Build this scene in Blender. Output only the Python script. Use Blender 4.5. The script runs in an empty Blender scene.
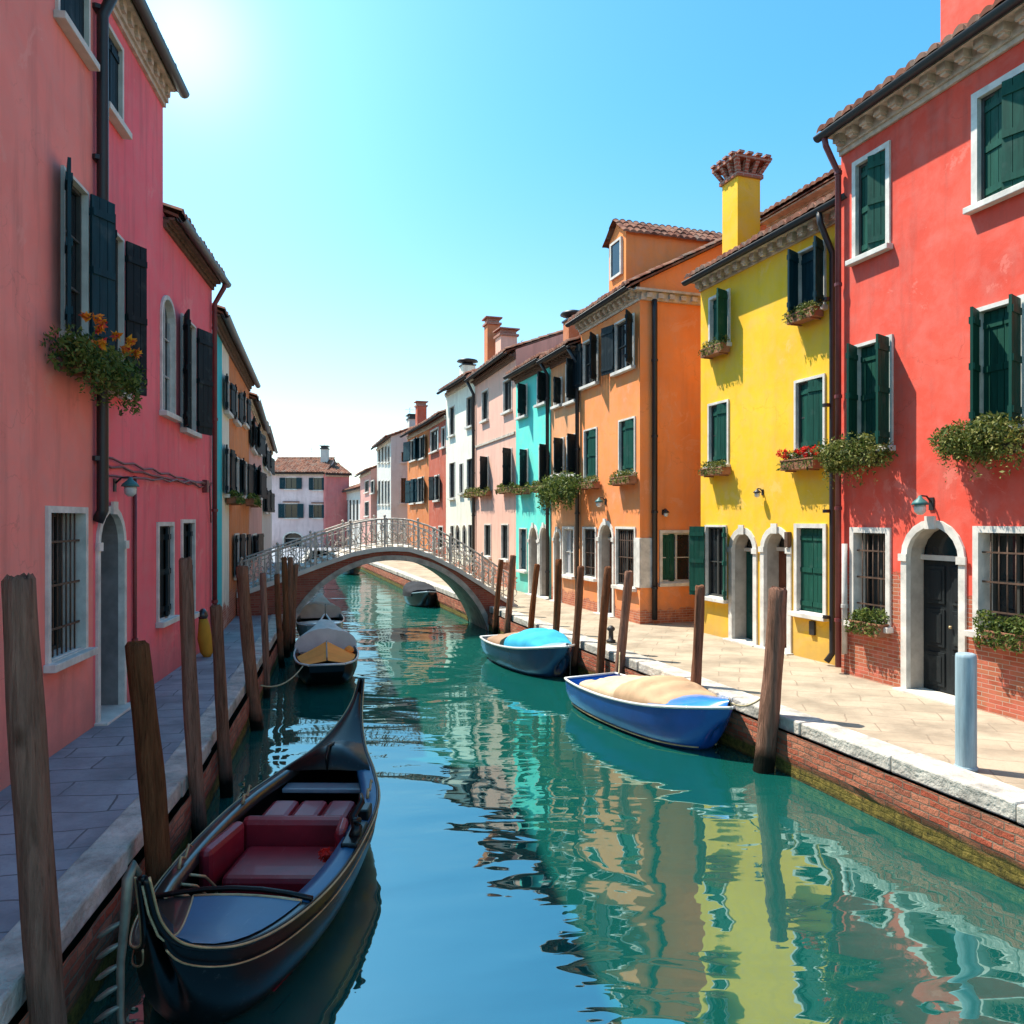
import bpy, math, random
from mathutils import Vector, Matrix
R = math.radians
rnd = random.Random(11)
S = bpy.context.scene
COL = S.collection
PI = math.pi

# ------------------------------------------------------------------ camera, sky, sun, exposure
EYE, FPX, HOR = 2.6, 768.0, 520.0
cd = bpy.data.cameras.new('camera')
cam = bpy.data.objects.new('camera', cd); COL.objects.link(cam)
cam.location = (0, 0, EYE); cam.rotation_euler = (R(90), 0, 0)
cd.sensor_width = 36; cd.lens = FPX / 1024 * 36
cd.shift_y = (HOR - 512) / 1024
cd.clip_start = .05; cd.clip_end = 3000
S.camera = cam
S.render.resolution_x = S.render.resolution_y = 1024

SUN_EL = R(61); SUN_H = Vector((-.905, .425)).normalized()
sunvec = Vector((SUN_H.x * math.cos(SUN_EL), SUN_H.y * math.cos(SUN_EL), math.sin(SUN_EL)))
W = bpy.data.worlds.new('World'); S.world = W; W.use_nodes = True
nt = W.node_tree; nt.nodes.clear()
out = nt.nodes.new('ShaderNodeOutputWorld'); bg = nt.nodes.new('ShaderNodeBackground')
sky = nt.nodes.new('ShaderNodeTexSky'); sky.sky_type = 'NISHITA'; sky.sun_disc = False
sky.sun_elevation = SUN_EL
sky.sun_rotation = math.atan2(SUN_H.x, SUN_H.y)
sky.altitude = 0; sky.air_density = 1.0; sky.dust_density = 1.0; sky.ozone_density = 1.0
# clear maritime air: the blue is cyan, plus an added sun glow, off the sun lamp's direction
tint = nt.nodes.new('ShaderNodeMix'); tint.data_type = 'RGBA'; tint.blend_type = 'MULTIPLY'
tint.inputs['Factor'].default_value = 1
hz = nt.nodes.new('ShaderNodeMix'); hz.data_type = 'RGBA'; hz.inputs['A'].default_value = (1.12, 1.14, 1.05, 1); hz.inputs['B'].default_value = (.42, 1.08, 1.22, 1)
geo = nt.nodes.new('ShaderNodeTexCoord')
dot = nt.nodes.new('ShaderNodeVectorMath'); dot.operation = 'DOT_PRODUCT'
gd = Vector((-.43, 1, .63)).normalized(); dot.inputs[1].default_value = gd
nrm = nt.nodes.new('ShaderNodeVectorMath'); nrm.operation = 'NORMALIZE'
nt.links.new(geo.outputs['Generated'], nrm.inputs[0]); nt.links.new(nrm.outputs[0], dot.inputs[0])
def powr(e, k):
    mx = nt.nodes.new('ShaderNodeMath'); mx.operation = 'MAXIMUM'; mx.inputs[1].default_value = 0
    p = nt.nodes.new('ShaderNodeMath'); p.operation = 'POWER'; p.inputs[1].default_value = e
    m = nt.nodes.new('ShaderNodeMath'); m.operation = 'MULTIPLY'; m.inputs[1].default_value = k
    nt.links.new(dot.outputs['Value'], mx.inputs[0]); nt.links.new(mx.outputs[0], p.inputs[0])
    nt.links.new(p.outputs[0], m.inputs[0]); return m.outputs[0]
sep = nt.nodes.new('ShaderNodeSeparateXYZ'); mr = nt.nodes.new('ShaderNodeMapRange'); mr.inputs[1].default_value = 0; mr.inputs[2].default_value = .5; mr.interpolation_type = 'SMOOTHSTEP'
nt.links.new(nrm.outputs[0], sep.inputs[0]); nt.links.new(sep.outputs['Z'], mr.inputs[0]); nt.links.new(mr.outputs[0], hz.inputs['Factor']); nt.links.new(hz.outputs['Result'], tint.inputs['B'])
ad = nt.nodes.new('ShaderNodeMath'); ad.operation = 'ADD'
ad2 = nt.nodes.new('ShaderNodeMath'); ad2.operation = 'ADD'
nt.links.new(powr(12, .55), ad2.inputs[0]); nt.links.new(powr(45, .8), ad2.inputs[1])
nt.links.new(ad2.outputs[0], ad.inputs[0]); nt.links.new(powr(420, 2.2), ad.inputs[1])
glow = nt.nodes.new('ShaderNodeMix'); glow.data_type = 'RGBA'; glow.blend_type = 'MULTIPLY'
glow.inputs['Factor'].default_value = 1; glow.inputs['A'].default_value = (.9, 1, 1, 1)
nt.links.new(ad.outputs[0], glow.inputs['B'])
summ = nt.nodes.new('ShaderNodeMix'); summ.data_type = 'RGBA'; summ.blend_type = 'ADD'
summ.inputs['Factor'].default_value = 1
band = nt.nodes.new('ShaderNodeMapRange'); band.interpolation_type = 'SMOOTHSTEP'; band.inputs[1].default_value = .0; band.inputs[2].default_value = .17; band.inputs[3].default_value = 1.25; band.inputs[4].default_value = 1.0  # low sky lifted above the sky model, added to fill the shaded walls
nt.links.new(sep.outputs['Z'], band.inputs[0])
low = nt.nodes.new('ShaderNodeMix'); low.data_type = 'RGBA'; low.blend_type = 'MULTIPLY'; low.inputs['Factor'].default_value = 1
nt.links.new(sky.outputs[0], low.inputs['A']); nt.links.new(band.outputs[0], low.inputs['B'])
nt.links.new(low.outputs['Result'], tint.inputs['A'])
nt.links.new(tint.outputs['Result'], summ.inputs['A']); nt.links.new(glow.outputs['Result'], summ.inputs['B'])
nt.links.new(summ.outputs['Result'], bg.inputs['Color'])
bg.inputs['Strength'].default_value = .135
nt.links.new(bg.outputs[0], out.inputs[0])
sd = bpy.data.lights.new('sun', 'SUN'); sd.energy = 5.0; sd.angle = R(.5); sd.color = (1, .915, .79)
so = bpy.data.objects.new('sun', sd); COL.objects.link(so)
so.rotation_euler = (-sunvec).to_track_quat('-Z', 'Y').to_euler(); so.location = (-30, 20, 60)
S.view_settings.view_transform = 'Standard'; S.view_settings.look = 'None'
S.view_settings.exposure = .84; S.view_settings.gamma = 1
try:
    S.cycles.use_denoising = True; S.cycles.max_bounces = 8
    S.cycles.diffuse_bounces = 4; S.cycles.sample_clamp_indirect = 6; S.cycles.caustics_reflective = False
except Exception: pass

# ------------------------------------------------------------------ materials
def lin(r, g, b):
    f = lambda c: (c / 255 / 12.92) if c <= 10 else ((c / 255 + .055) / 1.055) ** 2.4
    return (f(r), f(g), f(b), 1)
class N:
    """small node-graph helper"""
    def __init__(s, name):
        s.m = bpy.data.materials.new(name); s.m.use_nodes = True
        s.t = s.m.node_tree; s.b = s.t.nodes['Principled BSDF']
    def new(s, typ, **kw):
        n = s.t.nodes.new(typ)
        for k, v in kw.items():
            if k.startswith('i_'):
                key = k[2:]; key = int(key) if key.isdigit() else key
                n.inputs[key].default_value = v
            else: setattr(n, k, v)
        return n
    def link(s, a, b): s.t.links.new(a, b)
    def coord(s, scale=(1, 1, 1), kind='Object'):
        if kind == 'World': o = s.new('ShaderNodeNewGeometry').outputs['Position']
        else: o = s.new('ShaderNodeTexCoord').outputs[kind]
        mp = s.new('ShaderNodeMapping', i_Scale=scale); s.link(o, mp.inputs[0]); return mp.outputs[0]
    def noise(s, vec, scale, detail=4, rough=.55, dist=0):
        n = s.new('ShaderNodeTexNoise', i_Scale=scale, i_Detail=detail, i_Roughness=rough, i_Distortion=dist)
        s.link(vec, n.inputs['Vector']); return n.outputs['Fac']
    def ramp(s, fac, stops, interp='LINEAR'):
        r = s.new('ShaderNodeValToRGB'); e = r.color_ramp.elements; r.color_ramp.interpolation = interp
        while len(e) < len(stops): e.new(.5)
        for k, (p, c) in enumerate(stops):
            e[k].position = p; e[k].color = c if len(c) == 4 else (*c, 1)
        s.link(fac, r.inputs[0]); return r.outputs[0]
    def mix(s, f, a, b, mode='MIX'):
        n = s.new('ShaderNodeMix', data_type='RGBA', blend_type=mode)
        for v, k in ((f, 'Factor'), (a, 'A'), (b, 'B')):
            if hasattr(v, 'node'): s.link(v, n.inputs[k])
            else: n.inputs[k].default_value = v
        return n.outputs['Result']
    def math(s, op, a, b=0, c=None):
        n = s.new('ShaderNodeMath', operation=op)
        for k, v in enumerate((a, b, c)):
            if v is None: continue
            if hasattr(v, 'node'): s.link(v, n.inputs[k])
            else: n.inputs[k].default_value = v
        return n.outputs[0]
    def bump(s, h, strength=.3, dist=.02, prev=None):
        n = s.new('ShaderNodeBump', i_Strength=strength, i_Distance=dist); s.link(h, n.inputs['Height'])
        if prev is not None: s.link(prev, n.inputs['Normal'])
        s.link(n.outputs[0], s.b.inputs['Normal']); return n.outputs[0]
    def base(s, c):
        if hasattr(c, 'node'): s.link(c, s.b.inputs['Base Color'])
        else: s.b.inputs['Base Color'].default_value = c
    def set(s, **kw):
        for k, v in kw.items():
            k = {'rough': 'Roughness', 'metal': 'Metallic', 'spec': 'Specular IOR Level', 'coat': 'Coat Weight', 'ior': 'IOR', 'coatr': 'Coat Roughness'}[k]
            s.b.inputs[k].default_value = v
        return s.m
def sc(c, k): return (c[0] * k, c[1] * k, c[2] * k, 1)

def brick_nodes(n, vec, c1, c2, mortar, scale=1.0, h=.065, w=.24):
    b = n.new('ShaderNodeTexBrick', i_Scale=scale)
    b.inputs['Color1'].default_value = c1; b.inputs['Color2'].default_value = c2; b.inputs['Mortar'].default_value = mortar
    b.inputs['Mortar Size'].default_value = .010; b.inputs['Mortar Smooth'].default_value = .4; b.inputs['Bias'].default_value = -.1
    b.inputs['Brick Width'].default_value = w; b.inputs['Row Height'].default_value = h
    n.link(vec, b.inputs['Vector']); return b

def plaster(name, col, brick=0.0, var=.19, stain=.5):
    n = N(name)
    v = n.coord()
    big = n.noise(v, .55, 5, .6, .4)
    mid = n.noise(v, 2.6, 6, .65, .3)
    vs = n.coord((2.2, 2.2, .28)); streak = n.noise(vs, 1.4, 5, .6)
    hsv = n.mix(n.ramp(big, [(.3, (0, 0, 0)), (.7, (1, 1, 1))]), sc(col, 1 - var), (min(1, col[0] * (1 + var * .6)), min(1, col[1] * (1 + var) + .012), min(1, col[2] * (1 + var) + .008), 1))
    c = n.mix(n.ramp(mid, [(.42, (0, 0, 0)), (.72, (.5, .5, .5))]), hsv, n.mix(.3, sc(col, .86), (.62, .52, .45, 1)))
    c = n.mix(n.ramp(streak, [(.51, (0, 0, 0)), (.72, (stain, stain, stain))]), c, n.mix(.25, sc(col, .62), (.2, .17, .15, 1)))
    pt = n.noise(v, .9, 7, .72, .8)
    c = n.mix(n.ramp(pt, [(.60, (0, 0, 0)), (.63, (.55, .55, .55))]), c, n.mix(.28, sc(col, 1.0), (.70, .56, .46, 1)))
    vc = n.new('ShaderNodeTexVoronoi', feature='DISTANCE_TO_EDGE', i_Scale=.9); dn = n.new('ShaderNodeTexNoise', i_Scale=2.2, i_Detail=6); n.link(v, dn.inputs['Vector'])
    dd = n.new('ShaderNodeVectorMath', operation='ADD'); n.link(v, dd.inputs[0]); n.link(dn.outputs['Color'], dd.inputs[1]); n.link(dd.outputs[0], vc.inputs['Vector'])
    crk = n.math('MULTIPLY', n.ramp(vc.outputs['Distance'], [(.003, (1, 1, 1)), (.010, (0, 0, 0))]), n.ramp(big, [(.5, (0, 0, 0)), (.62, (.25, .25, .25))]))
    c = n.mix(crk, c, sc(col, .35))
    sx = n.new('ShaderNodeSeparateXYZ'); n.link(v, sx.inputs[0])
    # rising damp and chipped plaster near the pavement
    z = sx.outputs['Z']
    ed = n.math('ADD', z, n.math('MULTIPLY', n.math('SUBTRACT', n.noise(v, 1.7, 6, .62), .5), 1.6))
    damp = n.ramp(ed, [(.0, (.75, .75, .75)), (.5, (.35, .35, .35)), (.85, (0, 0, 0))])
    c = n.mix(damp, c, n.mix(.35, sc(col, .6), (.3, .26, .23, 1)))
    fine = n.noise(v, 38, 5, .6)
    hgt = n.math('ADD', n.math('MULTIPLY', fine, .5), n.math('MULTIPLY', mid, 1.2))
    if brick > 0:
        add = n.math('ADD', sx.outputs['X'], sx.outputs['Y'])
        cm = n.new('ShaderNodeCombineXYZ'); n.link(add, cm.inputs[0]); n.link(z, cm.inputs[1])
        br = brick_nodes(n, cm.outputs[0], (.34, .085, .045, 1), (.46, .16, .085, 1), (.42, .31, .24, 1), 1, .062, .21)
        br.inputs['Mortar Size'].default_value = .007
        dirt = n.mix(n.ramp(n.noise(v, 4, 5), [(.45, (0, 0, 0)), (.75, (.7, .7, .7))]), br.outputs['Color'], n.mix(.4, col, (.42, .26, .2, 1)))
        e2 = n.math('ADD', n.math('DIVIDE', z, brick), n.math('MULTIPLY', n.math('SUBTRACT', n.noise(v, 1.15, 7, .7, .6), .5), 2.3))
        mk = n.ramp(e2, [(.92, (1, 1, 1)), (.98, (0, 0, 0))])
        c = n.mix(mk, c, dirt)
        hb = n.math('MULTIPLY', n.math('SUBTRACT', 1, br.outputs['Fac']), 2.0)
        mixh = n.new('ShaderNodeMix', data_type='FLOAT'); n.link(mk, mixh.inputs['Factor'])
        n.link(n.math('ADD', hgt, 2.2), mixh.inputs['A']); n.link(hb, mixh.inputs['B'])
        hgt = mixh.outputs['Result']
    n.base(c); n.bump(hgt, .35, .012); return n.set(rough=.9, spec=.2)

def simple(name, col, rough=.6, var=.18, scale=6, bump=.15, dist=.006, spec=.4, metal=0, coat=0, stretch=(1, 1, 1)):
    n = N(name); v = n.coord(stretch); a = n.noise(v, scale, 6, .62)
    c = n.mix(n.ramp(a, [(.3, (0, 0, 0)), (.7, (1, 1, 1))]), sc(col, 1 - var * 1.4), sc(col, 1 + var))
    n.base(c); n.bump(n.noise(v, scale * 5, 5), bump, dist)
    return n.set(rough=rough, spec=spec, metal=metal, coat=coat)

def wood_paint(name, col, rough=.5):
    n = N(name); v = n.coord((9, 9, .8)); a = n.noise(v, 2.2, 6, .65); w = n.noise(n.coord(), 3.1, 5)
    c = n.mix(n.ramp(a, [(.35, (0, 0, 0)), (.75, (1, 1, 1))]), sc(col, .72), sc(col, 1.25))
    c = n.mix(n.ramp(w, [(.58, (0, 0, 0)), (.8, (.45, .45, .45))]), c, n.mix(.5, sc(col, 1.3), (.2, .22, .2, 1)))
    n.base(c); n.bump(a, .3, .006); return n.set(rough=rough + .1, spec=.18)

M = {}
STONE = (.62, .58, .52, 1)
M['stone'] = simple('istrian_stone', STONE, .8, .14, 3, .25, .008)
M['jamb_grey'] = simple('grey_jamb_plaster', (.21, .195, .19, 1), .9, .25, 3); M['jamb_cream'] = simple('cream_jamb_plaster', (.44, .38, .32, 1), .9, .2, 3)
M['stone_white'] = simple('white_stone', (.66, .62, .56, 1), .75, .2, 4, .2, .006)
M['cornice'] = simple('cornice_stone', (.56, .47, .38, 1), .85, .25, 7, .3, .01)
M['shutter'] = wood_paint('green_shutter_paint', (.010, .075, .052, 1))
M['shutter_blue'] = wood_paint('blue_green_shutter_paint', (.008, .042, .056, 1))
M['shutter_dark'] = wood_paint('dark_shutter_paint', (.008, .016, .020, 1))
M['door_green'] = wood_paint('green_door_paint', (.012, .07, .06, 1))
M['door_black'] = wood_paint('black_door_paint', (.018, .022, .024, 1), .4)
M['door_brown'] = wood_paint('brown_door_wood', (.16, .055, .03, 1), .6)
M['door_grey'] = wood_paint('grey_door_wood', (.16, .16, .17, 1), .6)
M['iron'] = simple('wrought_iron', (.022, .021, .022, 1), .5, .2, 9, .2, .003, .5)
M['iron_rust'] = simple('rusty_bars', (.10, .055, .035, 1), .7, .3, 12, .2, .003)
M['gutter'] = simple('dark_gutter_metal', (.014, .013, .015, 1), .45, .2, 4, .1, .004, .5)
M['pipe_maroon'] = simple('maroon_pipe', (.16, .03, .03, 1), .5, .2, 4, .1, .004, .5)
M['pipe_white'] = simple('pale_pipe', (.5, .48, .45, 1), .6, .2, 4, .1, .004)
n = N('window_glass'); v = n.coord(); n.base(n.mix(n.noise(v, 1.3, 3), (.006, .008, .010, 1), (.025, .03, .034, 1))); M['glass'] = n.set(rough=.06, spec=.6)
M['muntin'] = simple('window_bar_paint', (.05, .05, .045, 1), .6)
M['muntin_white'] = simple('white_bar_paint', (.5, .49, .46, 1), .6)
M['curtain'] = simple('curtain_cloth', (.36, .36, .38, 1), .9, .3, 5, .2, .01, .2, stretch=(6, 6, .3))
# roof tiles: fired clay, each one its own tone
n = N('clay_tile'); v = n.coord()
vor = n.new('ShaderNodeTexVoronoi', i_Scale=3.4); n.link(n.coord((1.35, 1, 1)), vor.inputs['Vector'])
sv = n.new('ShaderNodeSeparateXYZ'); n.link(vor.outputs['Color'], sv.inputs[0])
c = n.ramp(sv.outputs[0], [(0, (.11, .04, .025)), (.4, (.20, .075, .045)), (.7, (.27, .125, .08)), (1, (.17, .115, .09))])
c = n.mix(n.ramp(n.noise(v, 2.5, 6), [(.5, (0, 0, 0)), (.75, (.7, .7, .7))]), c, (.12, .10, .085, 1))
n.base(c); n.bump(n.noise(v, 30, 4), .3, .01); M['tile'] = n.set(rough=.9, spec=.2)
M['brick_plain'] = None
n = N('chimney_brick'); v = n.coord(); sx = n.new('ShaderNodeSeparateXYZ'); n.link(v, sx.inputs[0])
cm = n.new('ShaderNodeCombineXYZ'); n.link(n.math('ADD', sx.outputs[0], sx.outputs[1]), cm.inputs[0]); n.link(sx.outputs[2], cm.inputs[1])
br = brick_nodes(n, cm.outputs[0], (.3, .09, .06, 1), (.4, .15, .1, 1), (.4, .32, .26, 1)); n.base(br.outputs['Color']); n.bump(br.outputs['Fac'], -.4, .01); M['brick'] = n.set(rough=.9, spec=.2)

def quay_brick(name, moss_h):
    n = N(name); p = n.coord(kind='World'); sx = n.new('ShaderNodeSeparateXYZ'); n.link(p, sx.inputs[0])
    cm = n.new('ShaderNodeCombineXYZ'); n.link(n.math('SUBTRACT', sx.outputs[1], n.math('MULTIPLY', sx.outputs[0], .35)), cm.inputs[0]); n.link(sx.outputs[2], cm.inputs[1])
    dv = n.new('ShaderNodeVectorMath', operation='ADD'); n.link(cm.outputs[0], dv.inputs[0])
    wob = n.new('ShaderNodeTexNoise', i_Scale=4.0, i_Detail=3); n.link(p, wob.inputs['Vector'])
    ws = n.new('ShaderNodeVectorMath', operation='SCALE'); ws.inputs['Scale'].default_value = .05; n.link(wob.outputs['Color'], ws.inputs[0]); n.link(ws.outputs[0], dv.inputs[1])
    br = brick_nodes(n, dv.outputs[0], (.40, .085, .045, 1), (.58, .22, .13, 1), (.26, .17, .12, 1), 1, .075, .25)
    c = n.mix(n.ramp(n.noise(p, 3.2, 6, .65), [(.48, (0, 0, 0)), (.72, (.8, .8, .8))]), br.outputs['Color'], (.15, .09, .065, 1))
    e = n.math('ADD', sx.outputs[2], n.math('MULTIPLY', n.math('SUBTRACT', n.noise(p, 2.2, 7, .7), .5), .17))
    moss = n.ramp(n.math('ADD', e, 1), [(1 + moss_h - .05 - .0, (1, 1, 1)), (1 + moss_h + .02, (0, 0, 0))]) if False else n.ramp(n.math('MULTIPLY_ADD', e, 1.0, 1.0), [(1 + moss_h - .03, (1, 1, 1)), (1 + moss_h + .04, (0, 0, 0))])
    mc = n.ramp(n.noise(p, 14, 6, .7), [(.3, (.03, .027, .008)), (.5, (.15, .115, .022)), (.72, (.30, .22, .05))])
    c = n.mix(moss, c, mc)
    wet = n.ramp(n.math('ADD', e, 1.0), [(.26, (1, 1, 1)), (.34, (0, 0, 0))])
    c = n.mix(wet, c, (.008, .010, .006, 1))
    n.base(c)
    h = n.math('ADD', n.math('MULTIPLY', n.math('SUBTRACT', 1, br.outputs['Fac']), 1.0), n.math('MULTIPLY', n.noise(p, 22, 6, .7), 1.6))
    n.bump(h, .8, .03); return n.set(rough=.85, spec=.25)
M['quay'] = quay_brick('quay_brick_moss', -.54)

def paving(name, c1, c2, gap, w, h, ang=0, spec=.3, rough=.8):
    n = N(name); p = n.coord(kind='World')
    mp = n.new('ShaderNodeMapping'); mp.inputs['Rotation'].default_value = (0, 0, ang); n.link(p, mp.inputs[0])
    wob = n.new('ShaderNodeTexNoise', i_Scale=1.1, i_Detail=3); n.link(p, wob.inputs['Vector'])
    ws = n.new('ShaderNodeVectorMath', operation='SCALE'); ws.inputs['Scale'].default_value = .22; n.link(wob.outputs['Color'], ws.inputs[0])
    dv = n.new('ShaderNodeVectorMath', operation='ADD'); n.link(mp.outputs[0], dv.inputs[0]); n.link(ws.outputs[0], dv.inputs[1])
    b = n.new('ShaderNodeTexBrick', i_Scale=1.0, offset=.42)
    b.inputs['Color1'].default_value = c1; b.inputs['Color2'].default_value = c2; b.inputs['Mortar'].default_value = gap
    b.inputs['Mortar Size'].default_value = .011; b.inputs['Mortar Smooth'].default_value = .3; b.inputs['Brick Width'].default_value = w; b.inputs['Row Height'].default_value = h
    n.link(dv.outputs[0], b.inputs['Vector'])
    c = n.mix(n.ramp(n.noise(p, 1.3, 6, .6), [(.42, (0, 0, 0)), (.68, (.9, .9, .9))]), b.outputs['Color'], sc(c1, .62))
    c = n.mix(n.ramp(n.noise(p, 30, 5, .7), [(.5, (0, 0, 0)), (.8, (.4, .4, .4))]), c, sc(c1, .5))
    n.base(c)
    h_ = n.math('ADD', n.math('MULTIPLY', n.math('SUBTRACT', 1, b.outputs['Fac']), 1.2), n.math('MULTIPLY', n.noise(p, 9, 6, .65), .7))
    n.bump(h_, .5, .02); return n.set(rough=rough, spec=spec)
M['pave_l'] = paving('grey_paving', (.26, .27, .30, 1), (.34, .35, .38, 1), (.09, .09, .10, 1), .95, .42, R(-10), .4, .6)
M['pave_r'] = paving('beige_paving', (.385, .31, .225, 1), (.45, .365, .27, 1), (.30, .235, .17, 1), .85, .42, R(17))
M['ground'] = simple('bare_ground', (.3, .26, .21, 1), .95, .2, .6)
M['kerb'] = simple('kerb_stone', (.50, .465, .41, 1), .85, .34, 3.2, .8, .035)

# water
n = N('canal_water'); p = n.coord(kind='World')
mp1 = n.new('ShaderNodeMapping', i_Scale=(.75, 1.5, 1)); mp1.inputs['Rotation'].default_value = (0, 0, R(8)); n.link(p, mp1.inputs[0])
w1 = n.noise(mp1.outputs[0], .62, 1.5, .4, .8)
mp2 = n.new('ShaderNodeMapping', i_Scale=(1.6, 4.0, 1)); mp2.inputs['Rotation'].default_value = (0, 0, R(-6)); n.link(p, mp2.inputs[0])
w2 = n.noise(mp2.outputs[0], 1.0, 1.5, .45, .5)
calm = n.ramp(n.noise(p, .16, 2), [(.35, (.25, .25, .25)), (.7, (1, 1, 1))])
hw = n.math('ADD', n.math('MULTIPLY', w1, 1.0), n.math('MULTIPLY', n.math('MULTIPLY', w2, .22), calm))
n.base(n.mix(n.noise(p, .35, 3), (.003, .066, .056, 1), (.006, .090, .072, 1)))
n.b.inputs['Specular Tint'].default_value = (.75, 1, .98, 1)
n.bump(hw, 1.0, .042); M['water'] = n.set(rough=.012, ior=4.4, spec=.5)

# wood piles: bark-grey heart wood, wet and weedy at the waterline
def pile_mat(name, col):
    n = N(name); v = n.coord((5, 5, .45)); a = n.noise(v, 3.5, 7, .68, .6); w = n.noise(n.coord((14, 14, .9)), 4, 5, .6)
    c = n.ramp(a, [(.25, sc(col, .35)), (.48, sc(col, .85)), (.62, sc(col, 1.15)), (.8, sc(col, 1.6))])
    ck = n.ramp(w, [(.28, (.8, .8, .8)), (.4, (0, 0, 0))]); c = n.mix(ck, c, sc(col, .25))
    p = n.new('ShaderNodeNewGeometry').outputs['Position']; sx = n.new('ShaderNodeSeparateXYZ'); n.link(p, sx.inputs[0])
    e = n.math('ADD', sx.outputs[2], n.math('MULTIPLY', n.noise(p, 3, 5), .35))
    c = n.mix(n.ramp(n.math('ADD', e, 1), [(.62, (1, 1, 1)), (.80, (0, 0, 0))]), c, (.012, .012, .008, 1))
    oi = n.new('ShaderNodeObjectInfo'); hv = n.new('ShaderNodeHueSaturation'); n.link(c, hv.inputs['Color'])
    n.link(n.math('MULTIPLY_ADD', oi.outputs['Random'], .55, .68), hv.inputs['Value']); n.link(n.math('MULTIPLY_ADD', oi.outputs['Random'], -.35, 1.15), hv.inputs['Saturation']); c = hv.outputs[0]
    kn = n.new('ShaderNodeTexVoronoi', i_Scale=2.2); n.link(n.coord((1, 1, .6)), kn.inputs['Vector'])
    c = n.mix(n.ramp(kn.outputs['Distance'], [(.05, (.9, .9, .9)), (.13, (0, 0, 0))]), c, sc(col, .22))
    n.base(c); n.bump(n.math('ADD', a, n.math('MULTIPLY', w, .7)), 1.0, .05); return n.set(rough=.95, spec=.06)
M['pile'] = pile_mat('weathered_pile', (.25, .115, .068, 1))
M['pile_red'] = pile_mat('reddish_pile', (.29, .130, .075, 1))
M['post_blue'] = wood_paint('pale_blue_post_paint', (.28, .38, .43, 1), .5)

def leafmat(name, cols):
    n = N(name); g = n.new('ShaderNodeNewGeometry')
    k = len(cols); c = n.ramp(g.outputs['Random Per Island'], [(i / (k - 1), cc) for i, cc in enumerate(cols)]); n.base(c)
    n.b.inputs['Subsurface Weight'].default_value = 0
    tr = n.new('ShaderNodeBsdfTranslucent'); n.link(c, tr.inputs['Color'])
    mx = n.new('ShaderNodeMixShader', i_0=.3); n.link(n.b.outputs[0], mx.inputs[1]); n.link(tr.outputs[0], mx.inputs[2])
    n.link(mx.outputs[0], n.t.nodes['Material Output'].inputs[0]); return n.set(rough=.6, spec=.3)
M['leaf'] = leafmat('green_leaf', [(.020, .045, .010), (.06, .105, .016), (.13, .17, .03), (.22, .24, .06)])
M['leaf_olive'] = leafmat('olive_leaf', [(.035, .055, .010), (.09, .125, .02), (.19, .20, .04), (.30, .27, .08)])
M['leaf_dry'] = leafmat('dry_leaf', [(.16, .10, .03), (.26, .17, .06), (.22, .09, .04)])
M['petal_red'] = leafmat('red_petal', [(.45, .008, .006), (.70, .02, .012), (.85, .06, .04)])
M['petal_mix'] = leafmat('orange_petal', [(.8, .18, .01), (.85, .4, .02), (.6, .02, .06)])
M['terracotta'] = simple('terracotta_box', (.30, .13, .07, 1), .85)
M['boxwood'] = simple('dark_planter_box', (.06, .045, .035, 1), .8)
# boats
def gloss(name, col, rough=.18, var=.2, coat=.5):
    n = N(name); v = n.coord(); a = n.noise(v, 2.4, 6, .6)
    c = n.mix(n.ramp(a, [(.3, (0, 0, 0)), (.7, (1, 1, 1))]), sc(col, 1 - var), sc(col, 1 + var))
    scf = n.noise(n.coord((9, 1.2, 6)), 3.0, 7, .72)
    c = n.mix(n.ramp(scf, [(.60, (0, 0, 0)), (.70, (.45, .45, .45))]), c, n.mix(.4, sc(col, 1.4), (.25, .25, .24, 1)))
    p = n.new('ShaderNodeNewGeometry').outputs['Position']; sx = n.new('ShaderNodeSeparateXYZ'); n.link(p, sx.inputs[0])
    e = n.math('ADD', n.math('ADD', sx.outputs[2], n.math('MULTIPLY', n.noise(p, 5, 6, .7), .14)), 1)
    c = n.mix(n.ramp(e, [(.33, (.85, .85, .85)), (.41, (0, 0, 0))]), c, (.03, .032, .016, 1))
    n.base(c)
    n.bump(n.noise(v, 14, 4), .06, .004); return n.set(rough=rough, coat=coat, spec=.5 if coat else .28)
M['gond_black'] = gloss('black_lacquer', (.0035, .004, .0045, 1), .30, .2, .0)
M['gond_sky_sheen'] = gloss('sky_sheen_deck_lacquer', (.012, .095, .20, 1), .42, .12, .05)  # blue of the reflected sky put into the deck's base colour
M['gond_deck'] = gloss('dark_deck_lacquer', (.02, .017, .016, 1), .3)
M['gold'] = simple('brass_trim', (.45, .32, .17, 1), .45, .25, 8, .1, .002, .5, .5)
M['red_leather'] = gloss('red_leather', (.24, .009, .018, 1), .42, .3, .1)
M['red_carpet'] = simple('red_carpet', (.25, .012, .018, 1), .95, .2, 8)
M['grey_plank'] = gloss('grey_plank', (.25, .27, .31, 1), .4)
M['rope'] = simple('rope_fibre', (.40, .33, .20, 1), .9, .3, 25, .4, .006)
M['steel'] = simple('dull_steel', (.17, .165, .135, 1), .45, .25, 8, .1, .003, .5, .6)
M['boat_blue'] = gloss('blue_hull_paint', (.006, .075, .34, 1), .25)
M['boat_inner'] = gloss('bright_blue_paint', (.02, .20, .62, 1), .3)
M['boat_teal'] = gloss('dark_teal_hull', (.008, .045, .115, 1), .25)
M['boat_dark'] = gloss('dark_hull', (.018, .02, .022, 1), .3)
M['boat_white'] = gloss('white_hull_trim', (.62, .62, .60, 1), .35, .12)
M['boat_pale'] = gloss('pale_blue_hull', (.25, .36, .42, 1), .35, .12)
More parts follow.
